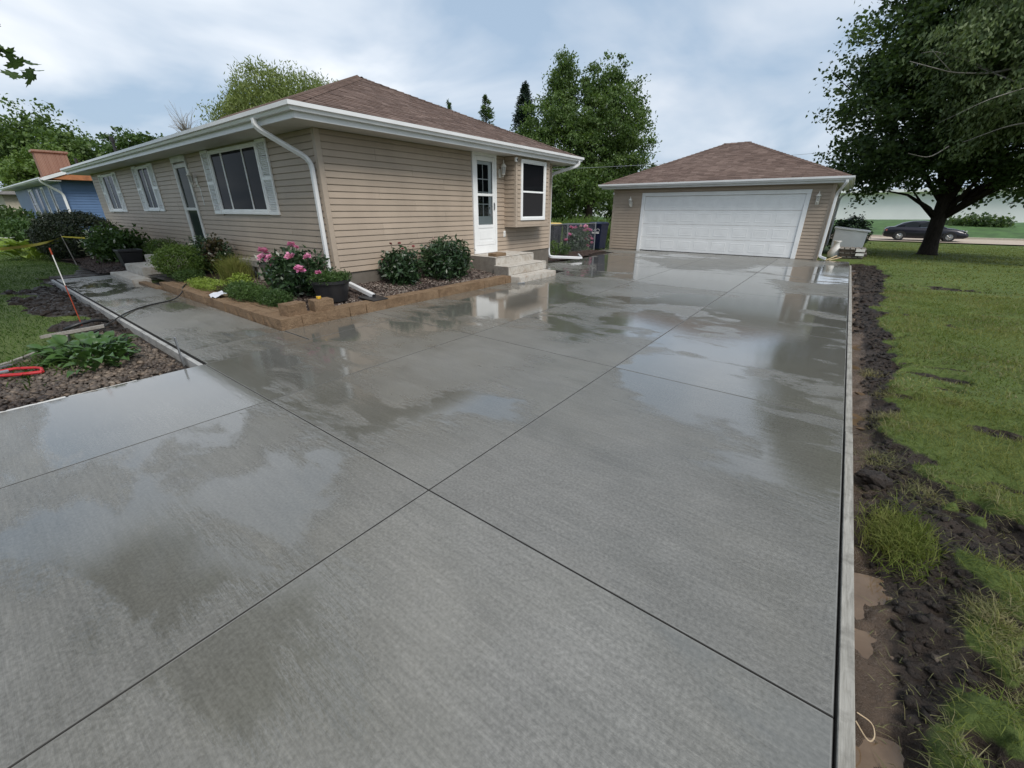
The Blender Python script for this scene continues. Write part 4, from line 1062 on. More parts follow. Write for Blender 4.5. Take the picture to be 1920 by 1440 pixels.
# ------------------------------------------------------------------ bed furniture
t = thing("garden_bench", "small weathered wooden bench behind the peony", "bench", (-10.3, 4.05, .12))
for k in range(3): MB().box(-10.75, 3.90 + k * .11, .56, -9.75, 3.995 + k * .11, .59).build("seat_slat", "grey_wood", t, bevel=.004)
MB().box(-10.70, 3.885, .47, -9.80, 3.905, .555).build("apron", "grey_wood", t)
for x in (-10.62, -9.88):
    for y in (3.94, 4.16): MB().box(x - .03, y - .03, .10, x + .03, y + .03, .555).build("leg", "grey_wood", t)
def planter(name, label, c, r0, r1, h, mat, ribs=28, sq=False):
    t = thing(name, label, "pot", (c[0], c[1], c[2]))
    b = MB(); n = 4 if sq else 48; prof = [(r0 * .95, 0), (r0, .01), (r1 * .97, h * .86), (r1 * 1.05, h * .87), (r1 * 1.06, h), (r1 * .97, h), (r1 * .93, h * .9), (.01, h * .88)]
    if sq:
        rings = [[(c[0] + r * 1.4 * math.cos(math.pi / 4 + k * math.pi / 2), c[1] + r * 1.4 * math.sin(math.pi / 4 + k * math.pi / 2), c[2] + z) for k in range(4)] for r, z in prof]
        b.loft(rings); b.build("body", mat, t, bevel=.01)
    else:
        rings = [[(c[0] + r * (1 + (.018 if (k % 2) and .02 < z < h * .86 else 0)) * math.cos(2 * math.pi * k / n), c[1] + r * (1 + (.018 if (k % 2) and .02 < z < h * .86 else 0)) * math.sin(2 * math.pi * k / n), c[2] + z) for k in range(n)] for r, z in prof]
        b.loft(rings); b.build("body", mat, t)
    return t
pot1 = planter("flower_pot", "ribbed black pot of green succulents beside the downspout", (-6.83, 3.80, .14), .24, .31, .36, "black_plastic")
pot2 = planter("square_planter", "empty square black planter beside the front steps", (-16.0, 3.05, .10), .20, .26, .46, "black_plastic", sq=True)

# ------------------------------------------------------------------ fence, gate, bins
Fn = thing("chain_link_fence", "galvanised chain link fence between house and garage", "fence", (-8.4, 14.8, 0))
fx = lambda y: -8.62 + (y - 14.8) * .18
for y in (13.0, 14.86, 16.6):
    MB().tube([(fx(y), y, -.1), (fx(y), y, 1.14)], .024, 8).build("post", "grey_metal", Fn)
MB().tube([(fx(13.0), 13.0, 1.10), (fx(16.6), 16.6, 1.10)], .018, 8).build("top_rail", "grey_metal", Fn)
b = MB(); st = .075
def wire(y0, z0, y1, z1):
    b.tube([(fx(y0), y0, z0), (fx(y1), y1, z1)], .0013, 3)
k = 13.0 - 1.05
while k < 16.6:
    y0, z0, y1, z1 = k, .03, k + 1.05, 1.08
    if y0 < 13.0: z0 += 13.0 - y0; y0 = 13.0
    if y1 > 16.6: z1 -= y1 - 16.6; y1 = 16.6
    wire(y0, z0, y1, z1); wire(y0, 1.11 - z0, y1, 1.11 - z1); k += st
b.build("mesh", "grey_metal", Fn, kind="stuff")
def bin_(name, label, c, wx, wy, h, mat, lid, rz=0):
    t = thing(name, label, "bin", c)
    x, y, z = c
    b = MB(); rings = []
    for hh, s in ((.06, .80), (.10, .82), (h * .9, 1.0), (h * .94, 1.05), (h * .97, 1.05)):
        rings.append([(x + sx * wx / 2 * s, y + sy * wy / 2 * s, z + hh) for sx, sy in ((-1, -1), (1, -1), (1, 1), (-1, 1))])
    b.loft(rings); b.build("body", mat, t, bevel=.012, seg=2)
    b = MB(); b.loft([[(x + sx * wx / 2 * s, y + sy * wy / 2 * s, z + hh) for sx, sy in ((-1, -1), (1, -1), (1, 1), (-1, 1))] for hh, s in ((h * .972, 1.08), (h * 1.0, 1.08), (h * 1.05, .85), (h * 1.06, .3))])
    b.build("lid", lid, t, bevel=.008)
    for s in (-1, 1):
        b = MB(); r = .11
        b.tube([(x + s * wx * .34 - .025, y + wy * .36, z + r), (x + s * wx * .34 + .025, y + wy * .36, z + r)], r, 14); b.build("wheel", "tyre", t)
    b = MB(); b.tube([(x - wx * .4, y + wy * .60, z + h * .93), (x + wx * .4, y + wy * .60, z + h * .93)], .016, 8); b.box(x - wx * .42, y + wy * .48, z + h * .91, x - wx * .36, y + wy * .61, z + h * .95); b.box(x + wx * .36, y + wy * .48, z + h * .91, x + wx * .42, y + wy * .61, z + h * .95); b.build("handle", mat, t)
    return t
t = bin_("wheeled_bin", "dark blue wheeled bin with white printed mark next to the garage", (-8.62, 17.55, -.03), .60, .72, 1.10, "bin_blue", "bin_blue")
b = MB(); yy = 17.55 - .36 * .985 - .012
ell = lambda cx, cz, rx, rz_, w_, a0=0, a1=6.2832: b.add([(cx + (rx - s * w_) * math.cos(a0 + (a1 - a0) * k / 20), yy + .0, cz + (rz_ - s * w_) * math.sin(a0 + (a1 - a0) * k / 20)) for k in range(21) for s in (0, 1)], [(2 * k, 2 * k + 1, 2 * k + 3, 2 * k + 2) for k in range(20)])
ell(-8.47, .80, .09, .065, .014); ell(-8.60, .80, .05, .05, .018, .6, 5.2); ell(-8.72, .80, .05, .05, .016, 1.2, 6.0)
b.add([(-8.74, yy, .67), (-8.40, yy, .67), (-8.40, yy, .715), (-8.74, yy, .715)], [(0, 1, 2, 3)])
b.build("printed_mark", "white_paint", t)
bin_("wheeled_bin", "dark wheeled bin with yellow lid behind chain link fence", (-9.6, 15.2, -.03), .70, .62, 1.10, "bin_dark", "yellow_plastic")
bin_("wheeled_bin", "dark blue lidded wheeled bin between yellow lidded bin and garage bin", (-9.15, 16.3, -.03), .70, .62, 1.06, "bin_dark", "bin_blue")

# ------------------------------------------------------------------ clutter beside the garage
t = thing("deck_box", "white plastic storage box with overhanging lid beside the garage", "storage box", (.25, 23.2, -.08))
z = base_z(np.array([.2]), np.array([23.]))[0]
b = MB(); b.loft([[(-.32, 22.75, z), (.72, 22.75, z), (.72, 23.5, z), (-.32, 23.5, z)], [(-.34, 22.72, z + 1.02), (.76, 22.72, z + .90), (.76, 23.55, z + .90), (-.34, 23.55, z + 1.02)]]); b.build("body", "white_vinyl", t, bevel=.02)
b = MB(); b.loft([[(-.38, 22.66, z + 1.025), (.84, 22.66, z + .89), (.84, 23.6, z + .89), (-.38, 23.6, z + 1.025)], [(-.38, 22.66, z + 1.085), (.84, 22.66, z + .95), (.84, 23.6, z + .95), (-.38, 23.6, z + 1.085)]]); b.build("lid", "white_vinyl", t, bevel=.012)
for k in range(3):
    zz = -.06 + k * .135; t = thing("wooden_pallet", ("lowest dark wooden pallet stacked beside the garage corner", "middle dark wooden pallet of the stack beside the garage", "topmost dark wooden pallet of the stack beside the garage")[k], "pallet", (.36, 20.3, zz), "pallets beside the garage")
    dx_ = .04 * ((k * 2) % 3 - 1)
    for j in range(3): MB().box(.0 + dx_, 19.72 + j * .5, zz, .78 + dx_, 19.80 + j * .5, zz + .09).build("bearer", "dark_wood", t)
    for j in range(5): MB().box(.0 + dx_ + j * .16, 19.70, zz + .092, .13 + dx_ + j * .16, 20.85, zz + .115).build("deck_board", "grey_wood", t)
b = MB(); b.box(.5, 19.66, .10, .74, 19.69, .19); b.box(.48, 19.66, .24, .74, 19.69, .33)
tag(b.build("white_boards", "white_paint"), "short white boards tucked in front of the pallet stack", "boards")
t = thing("garden_urn", "grey stone garden urn standing before the white storage box", "urn", (-.12, 20.0, -.03))
b = MB(); b.lathe((-.12, 20.0, -.03), [(.17, 0), (.20, .04), (.21, .18), (.16, .30), (.10, .42), (.085, .52), (.12, .57), (.13, .60), (.09, .60)], 16); b.build("body", "old_white", t, smooth=True)
b = MB(); b.tube([(-.30, 18.6, -.02), (-.02, 19.3, .10)], .02, 5); b.tube([(-.2, 18.5, .0), (.12, 19.2, .06)], .018, 5)
tag(b.build("scrap_sticks", "pale_wood"), "pale scrap sticks lying by the garage downspout", "sticks")

# ------------------------------------------------------------------ road, far building, car
zr_ = -.60
b = MB(); b.add([(-60, 44.8, zr_ + .03), (300, 44.8, zr_ + .03), (300, 51.5, zr_ + .03), (-60, 51.5, zr_ + .03)], [(0, 1, 2, 3)]); struct(b.build("road", "road_asphalt"))
b = MB(); b.box(-60, 51.5, zr_ - .1, 300, 51.8, zr_ + .16); struct(b.build("kerb", "tan_wall"))
nb = 60; X_ = np.linspace(-60, 300, nb); Yb = np.array([51.8, 53, 56, 60, 66, 80]); Zb = np.array([zr_ + .1, zr_ + .2, zr_ + .75, zr_ + 1.15, zr_ + 1.2, zr_ + .2])
V = np.array([(x, y, z + .12 * math.sin(x * .3)) for x in X_ for y, z in zip(Yb, Zb)]); ii = np.arange(nb * 6).reshape(nb, 6)
struct(np_mesh("bank", V, np.stack([ii[:-1, :-1], ii[1:, :-1], ii[1:, 1:], ii[:-1, 1:]], -1).reshape(-1, 4), "bank_grass", smooth=True))
t = thing("long_building", "long low white building beyond the road and grassy bank", "building", (10, 90, -.5))
MB().box(-60, 92, -.6, 90, 110, 4.2).build("wall", "far_white", t); MB().box(-61, 91, 4.2, 91, 111, 4.6).build("roof", "far_white", t)

def car(c, yaw):
    """sedan: side profile sections lofted across the width; faces +X"""
    t = thing("parked_car", "dark sedan parked on the road behind the big maple trunk", "car", c)
    # x: 0 rear .. 4.85 front
    top = [(0, .62), (.06, .88), (.25, .97), (.75, 1.02), (1.05, 1.03), (2.0, 1.0), (3.4, .97), (4.1, .88), (4.6, .74), (4.82, .55)]
    bot = [(0, .38), (.06, .30), (.3, .25), (.75, .22), (1.05, .20), (2.0, .19), (3.4, .20), (4.1, .22), (4.6, .24), (4.82, .34)]
    rings = []
    for (x, zt), (_, zb) in zip(top, bot):
        hw = .92 * (1 - .10 * abs((x - 2.4) / 2.4) ** 3)
        zm = zb + (zt - zb) * .62
        rings.append([(x, -hw * .93, zb), (x, -hw, zb + .12), (x, -hw * 1.0, zm), (x, -hw * .93, zt - .02), (x, -hw * .6, zt + .01), (x, 0, zt + .025), (x, hw * .6, zt + .01), (x, hw * .93, zt - .02), (x, hw, zm), (x, hw, zb + .12), (x, hw * .93, zb), (x, 0, zb)])
    cs, sn = math.cos(yaw), math.sin(yaw)
    T = lambda p: (c[0] + (p[0] - 2.4) * cs - p[1] * sn, c[1] + (p[0] - 2.4) * sn + p[1] * cs, c[2] + p[2])
    b = MB(); b.loft([[T(p) for p in r] for r in rings]); body = b.build("body", "car_paint", t, smooth=True)
    cab = [(.55, .99, .99), (1.05, 1.30, .96), (1.55, 1.42, .95), (2.2, 1.45, .95), (2.75, 1.38, .96), (3.55, .99, .99)]
    b = MB(); rr = []
    for x, zt, s in cab:
        hw = .80; hr = .60 if zt > 1.1 else .78
        rr.append([T((x, -hw, .96)), T((x, -hr, zt - .03)), T((x, -hr * .7, zt)), T((x, 0, zt + .01)), T((x, hr * .7, zt)), T((x, hr, zt - .03)), T((x, hw, .96))])
    b.loft(rr, caps=True, closed=True); b.build("roof", "car_paint", body, smooth=True)
    for s in (-1, 1):
        b = MB()
        for quad in (((1.10, .985), (1.95, .985), (1.95, 1.375), (1.50, 1.37), (1.20, 1.25)), ((2.03, .985), (3.05, .985), (2.68, 1.31), (2.40, 1.375), (2.03, 1.385))):
            def sidey(z): return -(.81 - (.22 if z > 1.1 else .02) * (min(z, 1.4) - .96) / .44)
            b.add([T((x, s * -(sidey(z)) + s * .008, z)) for x, z in quad], [tuple(range(len(quad)))])
        b.build("side_window", "car_glass", body)
        b = MB(); b.tube([T((1.02, s * .835, .975)), T((3.2, s * .835, .975))], .012, 5); b.build("trim_strip", "chrome", body)
        for x, nm, mt in ((.06, "tail_light", "tail_glass"), (4.62, "headlight", "head_glass")):
            b = MB(); b.loft([[T((x, s * .55, .70)), T((x, s * .55, .80)), T((x + (.1 if x < 1 else -.05), s * .86, .82)), T((x + (.1 if x < 1 else -.05), s * .86, .72))], [T((x + (-.05 if x < 1 else .10), s * .55, .68)), T((x + (-.05 if x < 1 else .10), s * .55, .78)), T((x + (.03 if x < 1 else .03), s * .87, .80)), T((x + (.03 if x < 1 else .03), s * .87, .70))]])
            b.build(nm, mt, body)
        for x in (.98, 3.82):
            b = MB(); b.tube([T((x, s * .70, .33)), T((x, s * .945, .33))], .33, 22); wl = b.build("wheel", "tyre", t)
            b = MB(); b.tube([T((x, s * .93, .33)), T((x, s * .952, .33))], .205, 18)
            rim = b.build("rim", "grey_metal", wl)
            b = MB()
            for k in range(5):
                a = 2 * math.pi * k / 5; b.tube([T((x, s * .955, .33)), T((x + .2 * math.cos(a), s * .952, .33 + .2 * math.sin(a)))], .028, 5)
            b.build("spokes", "chrome", wl)
        for x in (.98, 3.82):
            b = MB(); b.add([T((x + .39 * math.cos(a), s * .932, .33 + .39 * math.sin(a))) for a in np.linspace(-.15, math.pi + .15, 14)] + [T((x, s * .932, .30))], [(i, i + 1, 14) for i in range(13)]); b.build("wheel_arch", "dark_rubber", body)
    return t
car((4.90, 46.6, zr_ + .03), 0.0)

# service wire
A_, B_ = Vector((-16.37, 18.6, 3.49)), Vector((9.23, 53.9, 7.45))
pts = [A_.lerp(B_, i / 20) - Vector((0, 0, .45 * 4 * (i / 20) * (1 - i / 20))) for i in range(21)]
tag(MB().tube(pts, .010, 4).build("utility_wire", "grey_metal"), "thin utility wire crossing behind the garage roof", "wire")
# ------------------------------------------------------------------ vegetation kit
def unit(a): return a / np.maximum(np.linalg.norm(a, axis=-1, keepdims=True), 1e-9)
def sphere(n, r_): return unit(r_.normal(size=(n, 3)))
def leaf_quads(P, L, W, r_, up=.6, tdir=None, tmix=0.0):
    """rhombic leaf blades, slightly cupped"""
    n = len(P); nr = unit(sphere(n, r_) + np.array([0, 0, up])); t = np.cross(nr, sphere(n, r_)); t = unit(t)
    if tdir is not None: t = unit(t * (1 - tmix) + tdir * tmix)
    s = unit(np.cross(nr, t)); L = np.broadcast_to(L, (n,))[:, None] * r_.uniform(.55, 1.4, (n, 1)); W = np.broadcast_to(W, (n,))[:, None] * r_.uniform(.7, 1.3, (n, 1))
    m_ = P + t * L * .08
    V = np.stack([P - t * L * .5, m_ + s * W * .5 + nr * W * .12, P + t * L * .5, m_ - s * W * .5 + nr * W * .12], 1).reshape(-1, 3)
    return V, np.arange(n * 4).reshape(-1, 4)
def lobe_points(lobes, n, r_, inner=.35, rough=.28):
    wts = np.array([l[2] if len(l) > 2 else np.prod(l[1]) ** (2 / 3) for l in lobes], float); wts /= wts.sum()
    ch = r_.choice(len(lobes), n, p=wts); d = sphere(n, r_)
    rad = r_.uniform(inner ** 2, 1, n) ** .5
    C_ = np.array([l[0] for l in lobes], float)[ch]; Rr = np.array([l[1] for l in lobes], float)[ch]
    bumps = 1 + rough * (vnoise(d[:, 0] * 2.6 + ch * 5 + 9, d[:, 2] * 2.6 + d[:, 1] * 2.2 + 5) - .5) * 2
    return C_ + d * Rr * (rad * bumps)[:, None], d
def make_tree(name, label, base, lobes, ncl, per, cr, L, W, leafm, barkm, trunk, seed, group=None, limbs=26, up=.5, tdir=None, tmix=0, cat="tree", flat=.6, inner=.35, rough=.28, limb_r=.05):
    r_ = np.random.default_rng(seed); q = random.Random(seed)
    t = thing(name, label, cat, base, group)
    cl, _ = lobe_points(lobes, ncl, r_, inner, rough)
    P = np.repeat(cl, per, 0) + r_.normal(size=(ncl * per, 3)) * np.array([1, 1, flat]) * (cr * r_.uniform(.6, 1.3, (ncl, 1))).repeat(per, 0)
    # trunk: list of (dx,dy,z,r)
    b = MB(); path = [(base[0] + a, base[1] + c, base[2] + z) for a, c, z, _ in trunk]
    b.tube(path, [k[3] for k in trunk], 12)
    for i in range(limbs):
        k = q.randrange(ncl); e_ = Vector(cl[k]); j = q.randrange(len(path) // 2, len(path)); s0 = Vector(path[j]); r0 = max(limb_r * .4, trunk[j][3] * .40)
        if e_.z < s0.z - 1.0: s0 = Vector(path[max(1, len(path) // 2 - 1)]); r0 = trunk[len(path) // 2][3] * .4
        md = s0.lerp(e_, .5) + Vector((q.uniform(-.3, .3), q.uniform(-.3, .3), q.uniform(0, .5)))
        b.tube([s0, s0.lerp(md, .55) + Vector((0, 0, .1)), md, e_], [r0, r0 * .7, r0 * .45, r0 * .12], 6)
    b.build("trunk", barkm, t, smooth=True)
    V, F_ = leaf_quads(P, L, W, r_, up, tdir, tmix)
    np_mesh("crown", V, F_, leafm, t)
    return t, cl

def shrub(name, label, c, rad, n, L, W, leafm, seed, cat="shrub", group=None, inner=.5, up=.6, stems=True, clump=5, cr=.05, tdir=None, tmix=0, rough=.22):
    r_ = np.random.default_rng(seed); q = random.Random(seed)
    t = thing(name, label, cat, (c[0], c[1], c[2]), group)
    lob = [((c[0], c[1], c[2] + rad[2] * .95), rad)]
    cl, d = lobe_points(lob, n // clump, r_, inner, rough)
    cl[:, 2] = np.maximum(cl[:, 2], c[2] + .02)
    P = np.repeat(cl, clump, 0) + r_.normal(size=(len(cl) * clump, 3)) * cr
    P[:, 2] = np.maximum(P[:, 2], c[2] + .01)
    V, F_ = leaf_quads(P, L, W, r_, up, tdir, tmix)
    np_mesh("foliage", V, F_, leafm, t)
    if stems:
        b = MB()
        for i in range(9):
            k = q.randrange(len(cl)); b.tube([(c[0] + q.uniform(-.1, .1) * rad[0], c[1] + q.uniform(-.1, .1) * rad[1], c[2] - .03), tuple((Vector(cl[k]) + Vector(c)) / 2 + Vector((0, 0, .03))), tuple(cl[k])], [.010, .007, .003], 4)
        b.build("stems", "bark_mid", t)
    return t

def flower_mesh(mat, seed, r=.055, n=44):
    r_ = np.random.default_rng(seed); d = sphere(n, r_); d[:, 2] = np.abs(d[:, 2]) * .9 - .25; d = unit(d)
    P = d * r * r_.uniform(.45, 1.0, (n, 1)); t = unit(d * .5 + np.array([0, 0, .8]) + r_.normal(size=(n, 3)) * .3); s = unit(np.cross(t, d) + 1e-6); o = unit(np.cross(s, t))
    Lh = r * .75; Wd = r * .62
    V = []; F_ = []
    for i in range(n):
        k = len(V); p = P[i]
        V += [p - t[i] * Lh * .5, p + s[i] * Wd * .7 + o[i] * .006, p + t[i] * Lh * .35 + s[i] * Wd * .5 + o[i] * .02, p + t[i] * Lh * .5 + o[i] * .025, p + t[i] * Lh * .35 - s[i] * Wd * .5 + o[i] * .02, p - s[i] * Wd * .7 + o[i] * .006]
        F_ += [(k, k + 1, k + 2, k + 3, k + 4, k + 5)]
    me = bpy.data.meshes.new("flower"); me.from_pydata([tuple(v) for v in V], [], F_); me.materials.append(M(mat)); return me
FLOWER = {m_: flower_mesh(m_, i + 3) for i, m_ in enumerate(("petal_pink", "petal_pale", "petal_white", "petal_red"))}
def flower(parent, p, mat="petal_pink", s=1.0, seed=0):
    o = bpy.data.objects.new("flower", FLOWER[mat]); COL.objects.link(o); o.parent = parent
    o.location = Vector(p) - org(parent); q = random.Random(seed); o.rotation_euler = (q.uniform(-.5, .5), q.uniform(-.5, .5), q.uniform(0, 6.28)); o.scale = (s, s, s * .9)
    return o

ICO_V = []; _t = (1 + 5 ** .5) / 2
for a in (-1, 1):
    for c in (-_t, _t): ICO_V += [(0, a, c), (a, c, 0), (c, 0, a)]
ICO_V = unit(np.array(ICO_V, float))
from itertools import combinations
ICO_F = []
for a, b_, c in combinations(range(12), 3):
    if all(np.linalg.norm(ICO_V[i] - ICO_V[j]) < 1.1 for i, j in ((a, b_), (b_, c), (a, c))):
        nn = np.cross(ICO_V[b_] - ICO_V[a], ICO_V[c] - ICO_V[a]); ICO_F.append((a, b_, c) if nn @ ICO_V[a] > 0 else (a, c, b_))
ICO_F = np.array(ICO_F)
def rocks(name, P, size, mat, r_, flat=(.45, .8), kind="stuff", jit=.18, parent=None, smooth=True):
    n = len(P); a = r_.uniform(0, 6.28, n); S = np.stack([size * r_.uniform(.8, 1.5, n), size * r_.uniform(.7, 1.1, n), size * r_.uniform(*flat, n)], 1)
    B = ICO_V[None] * (1 + r_.uniform(-jit, jit, (n, 12, 1))); B = B * S[:, None]
    ti = r_.uniform(-.35, .35, (n, 1)); y, z = B[..., 1] * np.cos(ti) - B[..., 2] * np.sin(ti), B[..., 1] * np.sin(ti) + B[..., 2] * np.cos(ti)
    ca, sa = np.cos(a)[:, None], np.sin(a)[:, None]
    V = np.stack([B[..., 0] * ca - y * sa, B[..., 0] * sa + y * ca, z], -1) + P[:, None]
    F_ = (ICO_F[None] + (np.arange(n) * 12)[:, None, None]).reshape(-1, 3)
    return np_mesh(name, V.reshape(-1, 3), F_, mat, parent, kind, smooth)

def blades(name, P, h, wd, mat, r_, lean=.5, ldir=None, parent=None, kind="stuff", curl=.35):
    """grass blades: two-segment tapered strips that bend over"""
    n = len(P); a = r_.uniform(0, 6.28, n)
    d = np.stack([np.cos(a), np.sin(a), np.zeros(n)], 1)
    if ldir is not None: d = unit(d * .7 + np.array(ldir))
    h = h * r_.uniform(.55, 1.3, n); le = lean * r_.uniform(.3, 1.6, n); wd = wd * r_.uniform(.7, 1.3, n)
    up = np.array([0, 0, 1.0]); b_ = r_.uniform(0, 6.28, n); s = np.stack([np.cos(b_), np.sin(b_), np.zeros(n)], 1) * wd[:, None] * .5
    m1 = P + (up * np.cos(le)[:, None] + d * np.sin(le)[:, None]) * (h * .5)[:, None]
    l2 = np.minimum(le + curl + r_.uniform(0, .7, n), 1.9)
    m2 = m1 + (up * np.cos(l2)[:, None] + d * np.sin(l2)[:, None]) * (h * .5)[:, None]
    V = np.stack([P - s, P + s, m1 + s * .75, m1 - s * .75, m2], 1).reshape(-1, 3)
    k = (np.arange(n) * 5)[:, None]
    F_ = np.concatenate([np.concatenate([k, k + 1, k + 2], 1), np.concatenate([k, k + 2, k + 3], 1), np.concatenate([k + 3, k + 2, k + 4], 1)], 0)
    return np_mesh(name, V, F_, mat, parent, kind)

# ------------------------------------------------------------------ beds
r_ = np.random.default_rng(77)
def bed_z(x, y):
    dw_ = np.minimum(np.where(x < XW, YF - y, 9), np.where(y > YF, x - XW, 9)); dw_ = np.where((x > XW) & (y < YF), np.hypot(x - XW, y - YF), dw_)
    return .105 + .10 * (1 - sstep(0, 1.2, dw_)) + .02 * (fbm(x, y, 3, 3) - .5)
def sheet(name, x0, x1, y0, y1, fz, st=.12, mat="wet_soil"):
    X, Y = np.meshgrid(np.arange(x0, x1 + st * .5, st), np.arange(y0, y1 + st * .5, st), indexing='ij'); Z = fz(X, Y); a, b_ = X.shape; ii = np.arange(a * b_).reshape(a, b_)
    return struct(np_mesh(name, np.stack([X, Y, Z], -1).reshape(-1, 3), np.stack([ii[:-1, :-1], ii[1:, :-1], ii[1:, 1:], ii[:-1, 1:]], -1).reshape(-1, 4), mat, smooth=True))
sheet("flower_bed", -13.5, XW + .06, BY + .22, YF + .01, bed_z); sheet("flower_bed", XW + .06, BX - .20, BY + .2, 8.14, bed_z)
sheet("flower_bed", -24.6, -15.2, 2.45, YF + .01, lambda x, y: .02 + .09 * sstep(2.4, 3.0, y) + .02 * fbm(x, y, 3, 3))
sheet("flower_bed", -9.9, -7.56, YB + .01, 16.6, lambda x, y: .015 + .02 * fbm(x, y, 4, 3) - .12 * (x > -7.4 - .0 * y) - .1 * sstep(-7.9, -7.5, x) * sstep(14.2, 15.5, y))
def scatter(n, x0, x1, y0, y1): return r_.uniform(x0, x1, n), r_.uniform(y0, y1, n)
X1, Y1 = scatter(5200, -10.5, BX - .24, BY + .35, YF); X2, Y2 = scatter(5200, XW + .02, BX - .26, YF - .4, 8.1)
X, Y = np.concatenate([X1, X2]), np.concatenate([Y1, Y2]); Z = bed_z(X, Y) + .008
k = r_.random(len(X)) < .55
o = rocks("bed_pebbles", np.stack([X, Y, Z], 1)[k], .017, "pebble", r_); tag(o, "brown and tan pebbles covering the corner flower bed", "pebbles")
o = rocks("bark_mulch", np.stack([X, Y, Z + .004], 1)[~k], .020, "mulch_chip", r_, (.25, .5)); tag(o, "dark brown bark mulch mixed into the corner bed", "mulch")
X, Y = scatter(5000, -21, -15.3, 2.2, YF); k = Y > 2.15 + .25 * np.sin(X * .9)
o = rocks("bark_mulch", np.stack([X, Y, .05 + .08 * sstep(2.4, 3.0, Y)], 1)[k], .032, "mulch_chip", r_, (.25, .5)); tag(o, "dark mulch under the shrubs left of the front steps", "mulch")
X, Y = scatter(2600, -9.0, -7.3, YB + .1, 16.6); k = X < -7.45 - .25 * sstep(14, 16, Y)
o = rocks("bark_mulch", np.stack([X, Y, np.full(len(X), .035)], 1)[k], .026, "mulch_chip", r_, (.3, .6)); tag(o, "reddish mulch in the bed by the chain link fence", "mulch")
# river rock bed in the left foreground
X, Y = scatter(15000, -8.0, AX - .05, -2.2, WY0 - .13); m_ = mud_mask(X, Y)
k = (m_ > .5) & (X + .55 * Y > -7.05 - .45 * sstep(.2, 1., Y)); X, Y = X[k], Y[k]
o = rocks("river_rocks", np.stack([X, Y, ground_z(X, Y) + r_.uniform(.0, .03, len(X))], 1), .011 + .024 * r_.random(len(X)) ** 1.6, "river_rock", r_); tag(o, "brown river rocks in the bed beside the driveway apron", "river rocks")

# ------------------------------------------------------------------ torn soil and grass right of the drive
X, Y = scatter(14000, .44, 1.5, 1.0, 8.0); m_ = mud_mask(X, Y); k = (m_ > .6) & (X > .46 + .22 * fbm(X, Y, 2, 2)); X, Y = X[k], Y[k]
o = rocks("soil_clods", np.stack([X, Y, ground_z(X, Y)], 1), .0045 + .024 * r_.random(len(X)) ** 5, "wet_soil", r_, (.6, 1.0), jit=.35, smooth=False); tag(o, "black crumbled soil clods along the driveway trench", "soil")
X, Y = scatter(2500, .5, 2.6, 8.0, 17.6); m_ = mud_mask(X, Y); k = m_ > .6; X, Y = X[k], Y[k]
o = rocks("soil_clods", np.stack([X, Y, ground_z(X, Y)], 1), .02 + .04 * r_.random(len(X)) ** 2, "wet_soil", r_, (.5, .9), jit=.35, smooth=False); tag(o, "dark soil clods in the torn strip toward the garage", "soil")
X, Y = scatter(2600, -15, -7.6, -.2, WY0 - .12); m_ = mud_mask(X, Y); k = (m_ > .6) & (X < -7.9); X, Y = X[k], Y[k]
o = rocks("soil_clods", np.stack([X, Y, ground_z(X, Y)], 1), .02 + .05 * r_.random(len(X)) ** 2, "wet_soil", r_, (.5, .9), jit=.35, smooth=False); tag(o, "dark torn soil clods beside the walkway form boards", "soil")
for nm, lab, c, s, mt in (("soil_slab", "flat dark slab of wet soil lying in the trench", (.56, 3.32, -.07), (.10, .06, .045), "wet_soil"), ("stone", "small tan stone half buried in the trench mud", (.72, 1.93, -.09), (.020, .018, .016), "dark_wood"), ("stone", "small pale pebble on mud beside the big puddle", (.70, 1.62, -.105), (.012, .012, .010), "dark_wood")):
    bm = bmesh.new(); bmesh.ops.create_icosphere(bm, subdivisions=3, radius=1.0)
    for v in bm.verts:
        f_ = 1 + .9 * (fbm(np.array([v.co.x * 1.7 + c[0] * 9]), np.array([v.co.y * 1.7 + v.co.z * 1.3 + c[1]]), 1.3, 4, .7)[0] - .5)
        v.co = Vector((v.co.x * s[0] * f_ + c[0], v.co.y * s[1] * f_ * 1.2 + c[1], v.co.z * s[2] * f_ + c[2]))
    me = bpy.data.meshes.new(nm); bm.to_mesh(me); bm.free(); me.materials.append(M(mt)); o = bpy.data.objects.new(nm, me); COL.objects.link(o); tag(o, lab, "soil" if nm == "soil_slab" else "stone")
# rusty wire loop
tag(MB().tube(smooth_path([(.435, 1.40, -.03), (.475, 1.36, -.05), (.495, 1.40, -.055), (.49, 1.45, -.055), (.44, 1.44, -.035)], .03), .0022, 5).build("wire_loop", "pale_wood"), "thin rusty wire loop sticking out of the form board", "wire")

